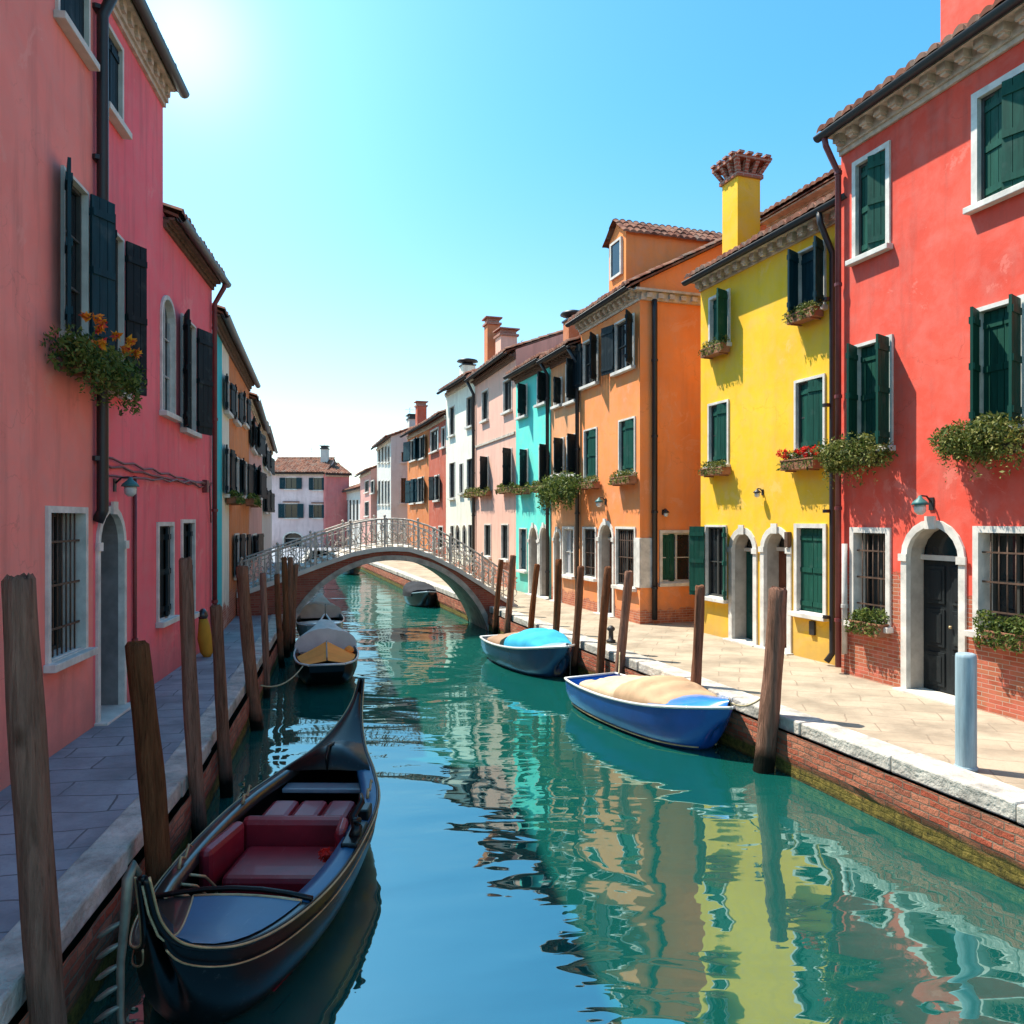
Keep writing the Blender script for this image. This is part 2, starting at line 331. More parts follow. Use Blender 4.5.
def cloth(name, col):
    n = N(name); v = n.coord(); a = n.noise(v, 1.7, 5, .6, .5)
    n.base(n.mix(n.ramp(a, [(.35, (0, 0, 0)), (.7, (1, 1, 1))]), sc(col, .82), sc(col, 1.12)))
    b1 = n.noise(n.coord((1, 3, 1)), 2.6, 4, .55, .8); n.bump(n.math('ADD', b1, n.math('MULTIPLY', n.noise(v, 120, 2), .03)), .35, .03)
    return n.set(rough=.85, spec=.2)
M['tarp_tan'] = cloth('tan_tarp', (.60, .46, .30, 1))
M['tarp_hood'] = cloth('tan_hood', (.50, .33, .20, 1)); M['tarp_brown'] = cloth('brown_tarp', (.36, .23, .15, 1))
M['tarp_cyan'] = cloth('cyan_tarp', (.05, .42, .66, 1))
M['tarp_orange'] = cloth('orange_tarp', (.90, .30, .06, 1))
M['tarp_grey'] = cloth('grey_white_tarp', (.66, .61, .57, 1))
M['tarp_dark'] = cloth('dark_tarp', (.03, .032, .038, 1))
M['yellow_cloth'] = cloth('yellow_sack', (.52, .26, .03, 1))
M['seat_wood'] = gloss('varnished_wood', (.16, .06, .03, 1), .35)
M['lampglass'] = simple('lamp_glass', (.6, .62, .6, 1), .25)
M['lamp_green'] = simple('lamp_verdigris', (.04, .16, .16, 1), .5)
M['arch_stone'] = simple('weathered_arch_stone', (.40, .36, .31, 1), .9, .35, 3.5, .4, .015)
n = N('bridge_brick'); v = n.coord(); sx = n.new('ShaderNodeSeparateXYZ'); n.link(v, sx.inputs[0])
cm = n.new('ShaderNodeCombineXYZ'); n.link(n.math('ADD', sx.outputs[0], sx.outputs[1]), cm.inputs[0]); n.link(sx.outputs[2], cm.inputs[1])
br = brick_nodes(n, cm.outputs[0], (.27, .06, .04, 1), (.36, .11, .07, 1), (.26, .14, .10, 1)); c = n.mix(n.ramp(n.noise(v, 2, 6), [(.5, (0, 0, 0)), (.75, (.6, .6, .6))]), br.outputs['Color'], (.15, .08, .06, 1))
n.base(c); n.bump(br.outputs['Fac'], -.5, .01); M['bridge_brick'] = n.set(rough=.9, spec=.2)
M['cornice_dark'] = simple('dark_brick_eave', (.15, .085, .06, 1), .9, .3, 8, .3, .01)
M['rail'] = simple('railing_paint', (.55, .48, .41, 1), .6, .3, 9, .2, .004)

# ------------------------------------------------------------------ mesh helpers
class MB:
    """collects faces; build() links them as ONE mesh object"""
    def __init__(s, M=None): s.v = []; s.f = []; s.M = M; s.sm = []
    def vert(s, *p):
        p = Vector(p if len(p) == 3 else p[0])
        s.v.append(s.M @ p if s.M is not None else p); return len(s.v) - 1
    def face(s, idx, smooth=False): s.f.append(tuple(idx)); s.sm.append(smooth)
    def poly(s, pts, smooth=False): s.face([s.vert(p) for p in pts], smooth)
    def box(s, x0, x1, y0, y1, z0, z1, T=None):
        P = [Vector(q) for q in ((x0, y0, z0), (x1, y0, z0), (x1, y1, z0), (x0, y1, z0), (x0, y0, z1), (x1, y0, z1), (x1, y1, z1), (x0, y1, z1))]
        if T is not None: P = [T @ q for q in P]
        i = [s.vert(q) for q in P]
        for a in ((0, 3, 2, 1), (4, 5, 6, 7), (0, 1, 5, 4), (1, 2, 6, 5), (2, 3, 7, 6), (3, 0, 4, 7)): s.face([i[k] for k in a])
    def tube(s, pts, rad, seg=8, cap=True, smooth=True):
        pts = [Vector(p) for p in pts]; n = len(pts)
        if not hasattr(rad, '__len__'): rad = [rad] * n
        t0 = (pts[1] - pts[0]).normalized(); u = t0.orthogonal().normalized(); rings = []
        for k in range(n):
            t = (pts[min(k + 1, n - 1)] - pts[max(k - 1, 0)]).normalized()
            u = (u - t * u.dot(t)).normalized(); w = t.cross(u)
            rings.append([s.vert(pts[k] + (u * math.cos(2 * PI * j / seg) + w * math.sin(2 * PI * j / seg)) * rad[k]) for j in range(seg)])
        for k in range(n - 1):
            for j in range(seg):
                a, b = rings[k], rings[k + 1]; s.face((a[j], a[(j + 1) % seg], b[(j + 1) % seg], b[j]), smooth)
        if cap: s.face(rings[0][::-1]); s.face(rings[-1])
    def lathe(s, c, prof, seg=16, smooth=True):
        c = Vector(c); rings = [[s.vert(c + Vector((r * math.cos(2 * PI * j / seg), r * math.sin(2 * PI * j / seg), z))) for j in range(seg)] for r, z in prof]
        for a, b in zip(rings, rings[1:]):
            for j in range(seg): s.face((a[j], a[(j + 1) % seg], b[(j + 1) % seg], b[j]), smooth)
        s.face(rings[0][::-1]); s.face(rings[-1])
    def grid(s, rows, smooth=True, close=False):
        I = [[s.vert(p) for p in r] for r in rows]
        for a, b in zip(I, I[1:]):
            m = len(a)
            for j in range(m if close else m - 1): s.face((a[j], a[(j + 1) % m], b[(j + 1) % m], b[j]), smooth)
        return I
    def prism(s, outline, y0, y1):
        """closed outline of (x, z) pushed from y0 to y1"""
        a = [s.vert(x, y0, z) for x, z in outline]; b = [s.vert(x, y1, z) for x, z in outline]; m = len(a)
        s.face(a); s.face(b[::-1])
        for j in range(m): s.face((a[j], b[j], b[(j + 1) % m], a[(j + 1) % m]))
    def build(s, name, mat, parent=None, bevel=0):
        me = bpy.data.meshes.new(name); me.from_pydata([tuple(v) for v in s.v], [], s.f); me.update()
        me.polygons.foreach_set('use_smooth', s.sm)
        me.materials.append(M[mat] if isinstance(mat, str) else mat)
        o = bpy.data.objects.new(name, me); COL.objects.link(o)
        if parent is not None: o.parent = parent
        if bevel:
            b = o.modifiers.new('bevel', 'BEVEL'); b.width = bevel; b.segments = 2; b.limit_method = 'ANGLE'; b.angle_limit = R(40)
        return o
def empty(name, loc, rz=0):
    o = bpy.data.objects.new(name, None); COL.objects.link(o); o.location = loc; o.rotation_euler = (0, 0, rz); o.empty_display_size = .2; return o
def tag(o, label=None, cat=None, group=None, kind=None):
    if label: o['label'] = label
    if cat: o['category'] = cat
    if group: o['group'] = group
    if kind: o['kind'] = kind
    return o
def at(px, py, z):
    """where the sight line of a photo pixel meets the height z"""
    Y = (EYE - z) * FPX / (py - HOR); return Vector(((px - 512) / FPX * Y, Y, z))

# ------------------------------------------------------------------ house kit
class Facade:
    """a vertical wall plane through two points on the pavement; x runs along it, y into the house, z up"""
    def __init__(s, P0, P1, root=None):
        s.P0 = Vector((P0[0], P0[1])); s.P1 = Vector((P1[0], P1[1]))
        s.d = (s.P1 - s.P0).normalized(); s.n = Vector((-s.d.y, s.d.x)); s.L = (s.P1 - s.P0).length
        s.rz = math.atan2(s.d.y, s.d.x); s.M = None
    def uv(s, px, py, off=0):
        r = Vector(((px - 512) / FPX, 1)); t = (s.P0.dot(s.n) + off) / r.dot(s.n)
        return ((r * t - s.P0).dot(s.d), EYE + (HOR - py) / FPX * t)
    def world(s, u, y, z): 
        q = s.P0 + s.d * u + s.n * y; return Vector((q.x, q.y, z))
def base(px, py):
    p = at(px, py, 0); return (p.x, p.y)

def outline(u0, u1, z0, z1, arch=0, seg=10):
    if not arch: return [(u0, z0), (u1, z0), (u1, z1), (u0, z1)]
    um, hw = (u0 + u1) / 2, (u1 - u0) / 2; zs = z1 - arch
    pts = [(u0, z0), (u1, z0)]
    for k in range(seg + 1):
        a = PI * k / seg; pts.append((um + hw * math.cos(a), zs + arch * math.sin(a)))
    return pts
def wall_sheet(mb, u0, u1, z0, z1, ops):
    us = sorted({u0, u1} | {v for o in ops for v in (o['u0'], o['u1']) if u0 < v < u1})
    zs = sorted({z0, z1} | {v for o in ops for v in (o['z0'], o['z1']) if z0 < v < z1})
    for a, b in zip(us, us[1:]):
        for c, d in zip(zs, zs[1:]):
            m, q = (a + b) / 2, (c + d) / 2
            if any(o['u0'] < m < o['u1'] and o['z0'] < q < o['z1'] for o in ops): continue
            mb.poly([(a, 0, c), (b, 0, c), (b, 0, d), (a, 0, d)])
    for o in ops:
        if o.get('arch'):
            pts = outline(o['u0'], o['u1'], o['z0'], o['z1'], o['arch'])[2:]; h = len(pts) // 2
            for lst, cor in ((pts[:h + 1], o['u1']), (pts[h:], o['u0'])):
                c = (cor, 0, o['z1'])
                for p, q in zip(lst, lst[1:]): mb.poly([c, (q[0], 0, q[1]), (p[0], 0, p[1])])

def frame_mesh(mb, o, fw, proud=.035, depth=.22, door=False):
    a = outline(o['u0'], o['u1'], o['z0'], o['z1'], o.get('arch', 0))
    ar = o.get('arch', 0); ar2 = ar + fw if ar else 0
    b = outline(o['u0'] - fw, o['u1'] + fw, o['z0'] - (0 if door else fw * .3), o['z1'] + fw, ar2)
    n = len(a); f = -proud
    for j in range(n):
        k = (j + 1) % n
        if door and j == 0: continue
        (ax, az), (bx, bz), (cx, cz), (dx, dz) = a[j], a[k], b[k], b[j]
        mb.poly([(ax, f, az), (bx, f, bz), (cx, f, cz), (dx, f, dz)])
        mb.poly([(dx, f, dz), (cx, f, cz), (cx, .002, cz), (dx, .002, dz)])
        mb.poly([(bx, f, bz), (ax, f, az), (ax, depth, az), (bx, depth, bz)])

def shutter_mesh(mb, hx, z0, z1, w, ang, side, style='plank', y=-.03):
    """a leaf hinged at x = hx; ang 0 is shut, 180 folded flat on the wall; side +1 opens leftwards-hinged leaf"""
    T = Matrix.Translation((hx, y, 0)) @ Matrix.Rotation(-side * R(ang), 4, 'Z')
    n = 3 if w < .5 else 4; t = .035
    for k in range(n):
        a, b = w * k / n + .004, w * (k + 1) / n - .004
        x0, x1 = (a, b) if side > 0 else (-b, -a)
        mb.box(x0, x1, 0, t, z0 + .02, z1 - .02, T)
    for f in ((.12, .86) if (z1 - z0) < 1.4 else (.1, .5, .88)):
        zc = z0 + (z1 - z0) * f; x0, x1 = (.01, w - .01) if side > 0 else (-w + .01, -.01)
        mb.box(x0, x1, -.018, -.001, zc - .045, zc + .045, T)
        mb.box(x0, x1, t + .001, t + .018, zc - .045, zc + .045, T)

def pane_window(h, F, o, style='', fw=.11, sill=True, shut='shutter', angs=(170, 170), depth=.09, frame='stone_white', curtain=False, Mx=None, far=False):
    fw *= .75
    """window > frame, sill, bars, shutters"""
    u0, u1, z0, z1 = o['u0'], o['u1'], o['z0'], o['z1']; w = u1 - u0
    mb = MB(Mx); ol = outline(u0, u1, z0, z1, o.get('arch', 0)); mb.poly([(x, depth, z) for x, z in ol])
    win = mb.build('window', 'glass', h)
    fr = MB(Mx); frame_mesh(fr, o, fw, depth=depth); fr.build('frame', frame, win)
    if sill:
        sb = MB(Mx); sb.box(u0 - fw - .05, u1 + fw + .05, -.13, .0, z0 - .10, z0 - .012)
        sb.box(u0 + .002, u1 - .002, .001, depth - .004, z0 - .05, z0 + .012); sb.build('sill', frame, win, .008 if not far else 0)
    shutd = 'C' in style
    if not shutd:
        b = MB(Mx); t = .028; y0, y1 = depth - .05, depth - .004
        b.box(u0, u0 + t * 1.6, y0, y1, z0, z1 - o.get('arch', 0)); b.box(u1 - t * 1.6, u1, y0, y1, z0, z1 - o.get('arch', 0))
        b.box(u0, u1, y0 + .002, y1 - .001, z0, z0 + t * 2); um = (u0 + u1) / 2
        if not o.get('arch'): b.box(u0, u1, y0 + .002, y1 - .001, z1 - t * 1.6, z1)
        b.box(um - t * .9, um + t * .9, y0 + .001, y1 - .002, z0, z1 - .01)
        if not far:
            k = max(2, int((z1 - z0) / .55))
            for j in range(1, k): zz = z0 + (z1 - z0) * j / k; b.box(u0, u1, y0 + .008, y1 - .006, zz - .012, zz + .012)
        b.build('casement', 'muntin_white' if curtain else 'muntin', win)
    if curtain:
        c = MB(Mx); c.grid([[(u0 + w * f, depth - .003 - .0, z0) for f in (0.02, .34)], [(u0 + w * f, depth - .003, z1 - .03) for f in (.02, .34)]], False); c.build('curtain', 'curtain', win)
    if 'C' in style:                                    # shut: two leaves inside the opening
        for sd_ in (1, -1):
            s = MB(Mx); shutter_mesh(s, u0 + .004 if sd_ > 0 else u1 - .004, z0, z1, w / 2 - .006, 0, sd_, y=.06); s.build('shutter', shut, win)
    if 'O' in style:
        for sd_, a in ((1, angs[0]), (-1, angs[1])):
            if a is None: continue
            s = MB(Mx); shutter_mesh(s, u0 - .01 if sd_ > 0 else u1 + .01, z0 - .02, z1 + .03, w / 2 + .01, a, sd_, y=-.05); s.build('shutter', shut, win)
    if 'H' in style:                                    # one leaf ajar, one shut
        s = MB(Mx); shutter_mesh(s, u0 + .004, z0, z1, w / 2 - .006, 8, 1, y=.07); s.build('shutter', shut, win)
        s = MB(Mx); shutter_mesh(s, u1 - .004, z0, z1, w / 2 - .006, angs[1], -1, y=.02); s.build('shutter', shut, win)
    if 'G' in style:
        g = MB(Mx); k = max(3, int(w / .11))
        for j in range(1, k): x = u0 + w * j / k; g.tube([(x, .05, z0), (x, .05, z1)], .010, 6)
        for f in (.2, .5, .8): zz = z0 + (z1 - z0) * f; g.box(u0, u1, .036, .048, zz - .012, zz + .012)
        g.build('grille', 'iron_rust', win)
    return win

def arch_door(h, F, o, mat='door_black', fw=.16, depth=.38, frame='stone_white', inner=None, Mx=None, step=True, imposts=True, jamb='jamb_cream'):
    u0, u1, z0, z1 = o['u0'], o['u1'], o['z0'], o['z1']; w = u1 - u0; ar = o.get('arch', 0); zs = z1 - ar
    mb = MB(Mx); d0 = depth
    mb.box(u0, u1, d0, d0 + .05, z0 + .02, zs - .04)
    um = (u0 + u1) / 2
    for sd_ in (0, 1):                                  # two leaves with raised panels
        a, b = (u0 + .03, um - .012) if sd_ == 0 else (um + .012, u1 - .03)
        H_ = zs - z0
        for f0, f1 in ((.05, .30), (.34, .62), (.66, .94)):
            mb.box(a + .05, b - .05, d0 - .022, d0 - .001, z0 + H_ * f0, z0 + H_ * f1)
            mb.box(a + .10, b - .10, d0 - .034, d0 - .0225, z0 + H_ * f0 + .06, z0 + H_ * f1 - .06)
    door = mb.build('door', mat, h, .006)
    fr = MB(Mx); frame_mesh(fr, o, fw, depth=.05, door=True)
    if imposts and ar:
        for a, b in ((u0 - fw - .03, u0 + .02), (u1 - .02, u1 + fw + .03)): fr.box(a, b, -.06, -.0355, zs - .06, zs + .05)
        fr.box(um - .09, um + .09, -.07, -.036, z1 - .03, z1 + fw + .05)
    fr.build('frame', frame, door)
    jm = MB(Mx); a_ = outline(u0, u1, z0, z1, ar)
    for j in range(1, len(a_)):
        (ax, az), (bx, bz) = a_[j], a_[(j + 1) % len(a_)]; jm.poly([(bx, .05, bz), (ax, .05, az), (ax, depth, az), (bx, depth, bz)])
    jm.build('jamb', jamb, door)
    if ar:
        fl = MB(Mx); pts = [(x, z) for x, z in outline(u0, u1, zs + .04, z1, ar - .04 if ar > .05 else .01)]
        fl.poly([(x, d0 + .01, z) for x, z in pts]); fl.build('fanlight', 'glass', door)
        tr = MB(Mx); tr.box(u0, u1, d0 - .06, d0 + .01, zs - .038, zs + .038); tr.build('transom', 'stone' if inner is None else inner, door)
    hn = MB(Mx); hn.lathe((0, 0, 0), [(.02, -.02), (.028, 0), (.02, .02)], 8)
    hn.v = [(Mx @ Vector((um + .08, d0 - .06, z0 + 1.02)) if Mx is not None else Vector((um + .08, d0 - .06, z0 + 1.02))) + Vector(v) - (Mx @ Vector((0, 0, 0)) if Mx is not None else Vector((0, 0, 0))) for v in hn.v]
    hn.build('handle', 'gold', door)
    if step:
        st = MB(Mx); st.box(u0 - fw - .04, u1 + fw + .04, -.16, d0 - .002, z0 - .06, z0 + .018); st.build('doorstep', 'stone', door, .008)
    return door

def tile_rows(mb, u0, u1, p0, p1, per=.21, seg=6, rows=None, amp=.055, lift=.03):
    """barrel tiles: u along the eave, p0 = (y, z) of the eave, p1 = (y, z) of the ridge"""
    n = max(2, round((u1 - u0) / per)); per = (u1 - u0) / n
    L = math.hypot(p1[0] - p0[0], p1[1] - p0[1]); rows = rows or max(2, round(L / .36))
    jit = [rnd.uniform(-.012, .012) for _ in range(n)]
    prof = []
    for k in range(n):
        for j in range(seg):
            t = j / seg; prof.append((u0 + per * (k + t), amp * abs(math.sin(PI * t)) ** .75 + (jit[k] if 0 < j else 0), k))
    prof.append((u1, 0, n - 1))
    for r in range(rows):
        f0, f1 = r / rows, (r + 1) / rows + .02
        A = (p0[0] + (p1[0] - p0[0]) * f0, p0[1] + (p1[1] - p0[1]) * f0 + lift); B = (p0[0] + (p1[0] - p0[0]) * f1, p0[1] + (p1[1] - p0[1]) * f1)
        sl = [rnd.uniform(-.03, .03) for _ in range(n)]
        ra = [(u, A[0] + sl[k] * (1 if r else .6), A[1] + h) for u, h, k in prof]; rb = [(u, B[0], B[1] + h) for u, h, k in prof]
        rz = [(u, A[0] + sl[k] * (1 if r else .6), A[1] - lift - .01 + h * .25) for u, h, k in prof]
        mb.grid([rz, ra], False); mb.grid([ra, rb], True)

def chimney(parent, x, y, z0, z1, w, d, mat, cap='flare', capmat='brick', cap_w=None):
    mb = MB(); mb.box(x - w / 2, x + w / 2, y - d / 2, y + d / 2, z0, z1)
    c = mb.build('chimney', mat, parent, .012)
    k = MB(); cw = cap_w or w * 1.55
    if cap == 'flare':
        h = w * .42; k.box(x - w / 2 - .05, x + w / 2 + .05, y - d / 2 - .05, y + d / 2 + .05, z1, z1 + .09)
        zb, zt = z1 + .09, z1 + .09 + h; q = cw / 2; dd = q * d / w
        for sx_ in (-1, -.33, .33, 1):                 # flaring brick ribs with smoke openings between
            for sy_ in (-1, -.33, .33, 1):
                if abs(sx_) < 1 and abs(sy_) < 1: continue
                b0 = Vector((x + sx_ * w * .46, y + sy_ * d * .46, zb)); b1 = Vector((x + sx_ * (q - .06), y + sy_ * (dd - .06), zt)); e = .05
                P = [b0 + Vector(v) for v in ((-e, -e, 0), (e, -e, 0), (e, e, 0), (-e, e, 0))] + [b1 + Vector(v) for v in ((-e, -e, 0), (e, -e, 0), (e, e, 0), (-e, e, 0))]
                i = [k.vert(p) for p in P]
                for a in ((0, 1, 5, 4), (1, 2, 6, 5), (2, 3, 7, 6), (3, 0, 4, 7)): k.face([i[m] for m in a])
        k.box(x - w * .3, x + w * .3, y - d * .3, y + d * .3, zb, zt)
        k.box(x - q, x + q, y - dd, y + dd, zt, zt + .08)
        for a in range(4):                              # tiles laid round the rim
            for t in (-.6, -.2, .2, .6):
                cx, cy = [(t * q * 1.25, -dd), (t * q * 1.25, dd), (-q, t * dd * 1.25), (q, t * dd * 1.25)][a]
                k.box(x + cx - .07, x + cx + .07, y + cy - .07, y + cy + .07, zt + .081, zt + .13)
        k.lathe((x, y, zt + .08), [(w * .5, 0), (w * .32, .12), (.05, .2)], 8, False)
    elif cap == 'bell':
        k.box(x - w / 2 - .04, x + w / 2 + .04, y - d / 2 - .04, y + d / 2 + .04, z1, z1 + .06)
        k.lathe((x, y, z1 + .06), [(w * .42, 0), (w * .45, .1), (cw * .55, .18), (cw * .5, .26), (w * .2, .36)], 14)
    else:
        k.box(x - w / 2 - .07, x + w / 2 + .07, y - d / 2 - .07, y + d / 2 + .07, z1, z1 + .1)
        k.box(x - w / 2 + .03, x + w / 2 - .03, y - d / 2 + .03, y + d / 2 - .03, z1 + .1, z1 + .3)
        k.box(x - w / 2 - .1, x + w / 2 + .1, y - d / 2 - .1, y + d / 2 + .1, z1 + .3, z1 + .36)
    k.build('chimney_cap', capmat, c); return c

def antenna(parent, x, y, z0, h):
    mb = MB(); mb.tube([(x, y, z0), (x, y, z0 + h)], .018, 6)
    for k, f in enumerate((.98, .86, .74)):
        l = .32 - .05 * k; mb.tube([(x - l, y, z0 + h * f), (x + l, y, z0 + h * f)], .011, 5)
    mb.tube([(x, y - .35, z0 + h * .92), (x, y + .35, z0 + h * .92)], .011, 5)
    return mb.build('antenna', 'iron', parent)

def downpipe(parent, pts, r=.055, mat='gutter', name='downpipe'):
    mb = MB(); mb.tube(pts, r, 10)
    (x, y, z0), z1 = pts[-1], pts[0][2]
    zz = min(p[2] for p in pts) + .8
    while zz < z1 - .6:
        q = min(pts, key=lambda p: abs(p[2] - zz)); mb.lathe((x, y, zz), [(r + .001, -.03), (r + .014, -.028), (r + .014, .028), (r + .001, .03)], 10, False); zz += 1.9
    return mb.build(name, mat, parent)

def wall_lamp(parent, u, z, s=1, head='lamp_green', Mx=None):
    mb = MB(Mx); mb.box(u - .05 * s, u + .05 * s, -.02, -.0, z - .12 * s, z + .1 * s)
    mb.tube([(u, -.02, z + .02), (u, -.12 * s, z + .12 * s), (u, -.24 * s, z + .13 * s), (u, -.26 * s, z + .06 * s)], .014, 6)
    l = mb.build('wall_lamp', 'iron', parent)
    g = MB(Mx); g.lathe((u, -.26 * s, z - .2 * s), [(.04 * s, 0), (.095 * s, .05 * s), (.1 * s, .13 * s), (.09 * s, .17 * s)], 12); g.build('lamp_globe', 'lampglass', l)
    c = MB(Mx); c.lathe((u, -.26 * s, z - .03 * s), [(.15 * s, 0), (.12 * s, .05 * s), (.05 * s, .11 * s), (.02 * s, .16 * s)], 12); c.build('lamp_hood', head, l)
    return l

def house(name, label, P0, P1, H, D, mat, ops=(), rise=.38, oh=.38, ridge=None, cor=(.3, 'dentil'), gut=True, far=False, group=None, top=None, tile=True, ch_d=.09, ends=(True, True), tile_amp=.075, span=None, into=None, zbase=-.02, side_ops=None):
    """Empty at the foot of the front; children: wall, roof, cornice, gutter, then windows and doors"""
    F = Facade(P0, P1)
    if into is None: root = empty(name, (F.P0.x, F.P0.y, 0), F.rz); tag(root, label, 'house', group)
    else: root = into
    F.root = root; F.H = H
    e = .004; L = F.L; ridge = ridge or D / 2; ct, style = cor; zt = H + ct
    w = MB(); wall_sheet(w, e, L - e, zbase, zt, [o for o in ops])
    zr = zt + rise * (ridge + oh); zb = zt + .0
    f = lambda y: zt + rise * (y + oh) - .02 if y <= ridge else zt + rise * (ridge + oh) * (1 - (y - ridge) / max(.01, D - ridge)) - .02
    for x in (e, L - e):
        if x > e and side_ops is not None:
            w.poly([(x, 0, zt), (x, 0, f(0)), (x, ridge, f(ridge)), (x, D, zt)])
            sw = MB(Matrix.Translation((x, 0, 0)) @ Matrix.Rotation(R(90), 4, 'Z')); wall_sheet(sw, 0, D, zbase, zt, side_ops)
            k = len(w.v); w.v += sw.v; w.f += [tuple(i + k for i in q) for q in sw.f]; w.sm += sw.sm
            continue
        w.poly([(x, 0, zbase), (x, 0, f(0) - .0), (x, ridge, f(ridge)), (x, D, zt), (x, D, zbase)])
    w.poly([(e, D, zbase), (L - e, D, zbase), (L - e, D, zt), (e, D, zt)])
    s0, s1 = span or (0, L); k0 = s0 if span else e; k1 = s1 if s1 < L else L - e
    w.poly([(e, 0, zt), (L - e, 0, zt), (L - e, 0, f(0)), (e, 0, f(0))])
    F.wall = w.build('wall' if into is None else 'upper_wall', mat, root)
    if tile:
        r = MB(); a, b = (s0 - .12 if ends[0] else s0 + .01), (s1 + .12 if ends[1] else s1 - .01)
        tile_rows(r, a, b, (-oh - .04, zt + .085), (ridge, zr + .03), per=.21 if not far else .26, seg=6 if not far else 4, amp=tile_amp)
        tile_rows(r, a, b, (D + .2, zt - .05), (ridge, zr + .03), per=.42, seg=2, rows=2)
        r.grid([[(a, -oh, zt + .0), (b, -oh, zt + .0)], [(a, ridge, zr - .0), (b, ridge, zr - .0)]], False)   # boarding under the tiles
        r.grid([[(a, -oh, zt + .0), (b, -oh, zt + .0)], [(a, -oh, zt + .03), (b, -oh, zt + .03)]], False)
        for x in (a, b): r.poly([(x, -oh, zt), (x, ridge, zr), (x, ridge, zr + .05), (x, -oh, zt + .05)])
        n = max(2, int((b - a) / .4))
        for k in range(n):                               # ridge tiles
            x0 = a + (b - a) * k / n; x1 = a + (b - a) * (k + 1) / n + .03
            r.grid([[(x, ridge + .13 * math.cos(q), zr + .05 + .10 * math.sin(q) + (.02 if x == x0 else 0)) for q in (0, PI / 4, PI / 2, 3 * PI / 4, PI)] for x in (x0, x1)], True)
        F.roof = r.build('roof', 'tile', root)
    c = MB()
    if style:
        c.box(k0, k1, -.05, -.002, H - .015, H + .06); c.box(k0, k1, -ch_d, -.003, H + .0605, zt - .005)
        c.box(k0, k1, -oh + .06, -.003, zt - .045, zt - .004) if not far else None
        if style == 'dentil':
            LL = k1 - k0; k = max(2, round(LL / (.30 if not far else .42)))
            for j in range(k):
                x = k0 + (j + .5) * LL / k; c.box(x - .075, x + .075, -oh + .12, -ch_d - .001, zt - .16, zt - .046)
                c.box(x - .05, x + .05, -oh * .55, -ch_d - .002, zt - .20, zt - .161)
        elif style == 'brick':
            LL = k1 - k0; k = max(2, round(LL / .24))
            for j in range(k):
                x = k0 + (j + .5) * LL / k; c.box(x - .06, x + .06, -oh + .16, -ch_d - .001, zt - .12, zt - .046)
        c.build('cornice', 'cornice_dark' if style == 'brick' else 'cornice', root)
    F.zt = zt; F.oh = oh
    if gut:
        g = MB(); rr = .085; z = zt + .0; rows = []
        for x in (s0 - .1 if ends[0] else s0, s1 + .1 if ends[1] else s1):
            rows.append([(x, -oh - .05 + rr * math.cos(a), z + rr * math.sin(a)) for a in [PI + PI * q / 8 for q in range(9)]] + [(x, -oh - .05 + (rr - .012) * math.cos(a), z + (rr - .012) * math.sin(a)) for a in [2 * PI - PI * q / 8 for q in range(9)]])
        g.grid(rows, True, True); g.face(range(18)); g.face(range(18, 36)); g.build('gutter', 'gutter', root)
    return F

def op(F, x0, x1, yt, yb, arch=0, z0=None, w=None):
    """opening seen between photo columns x0..x1 and rows yt..yb, brought onto the facade in metres"""
    xm = (x0 + x1) / 2
    u0 = F.uv(x0, yt)[0]; u1 = F.uv(x1, yt)[0] if w is None else u0 + w
    if w is not None: pass
    zt = F.uv(xm, yt)[1]; zb = F.uv(xm, yb)[1] if z0 is None else z0
    d = dict(u0=u0, u1=u1, z0=zb, z1=zt)
    if arch: d['arch'] = (u1 - u0) / 2 * arch
    return d

# ------------------------------------------------------------------ plants
def leaves(mb, c, rad, n, size, droop=0, flat=.35, r=rnd):
    c = Vector(c)
    for _ in range(n):
        while True:
            p = Vector((r.uniform(-1, 1), r.uniform(-1, 1), r.uniform(-1, 1)))
            if .1 < p.length <= 1: break
        p = p * (.55 + .45 * r.random()) / max(p.length, .5) if r.random() < .4 else p
        q = c + Vector((p.x * rad[0], p.y * rad[1], p.z * rad[2])); q.z -= droop * (p.x * p.x + p.y * p.y)
        a = Vector((r.gauss(0, 1), r.gauss(0, 1), r.gauss(0, .7) + flat)).normalized(); b = a.orthogonal().normalized(); b = Matrix.Rotation(r.uniform(0, 6.3), 3, a) @ b
        t = a.cross(b); s = size * (r.uniform(.4, 1.3) + (.6 if r.random() < .15 else 0))
        mb.poly([q - b * s, q + t * s * .42 - b * s * .1, q + b * s, q - t * s * .42 + a * s * .15])
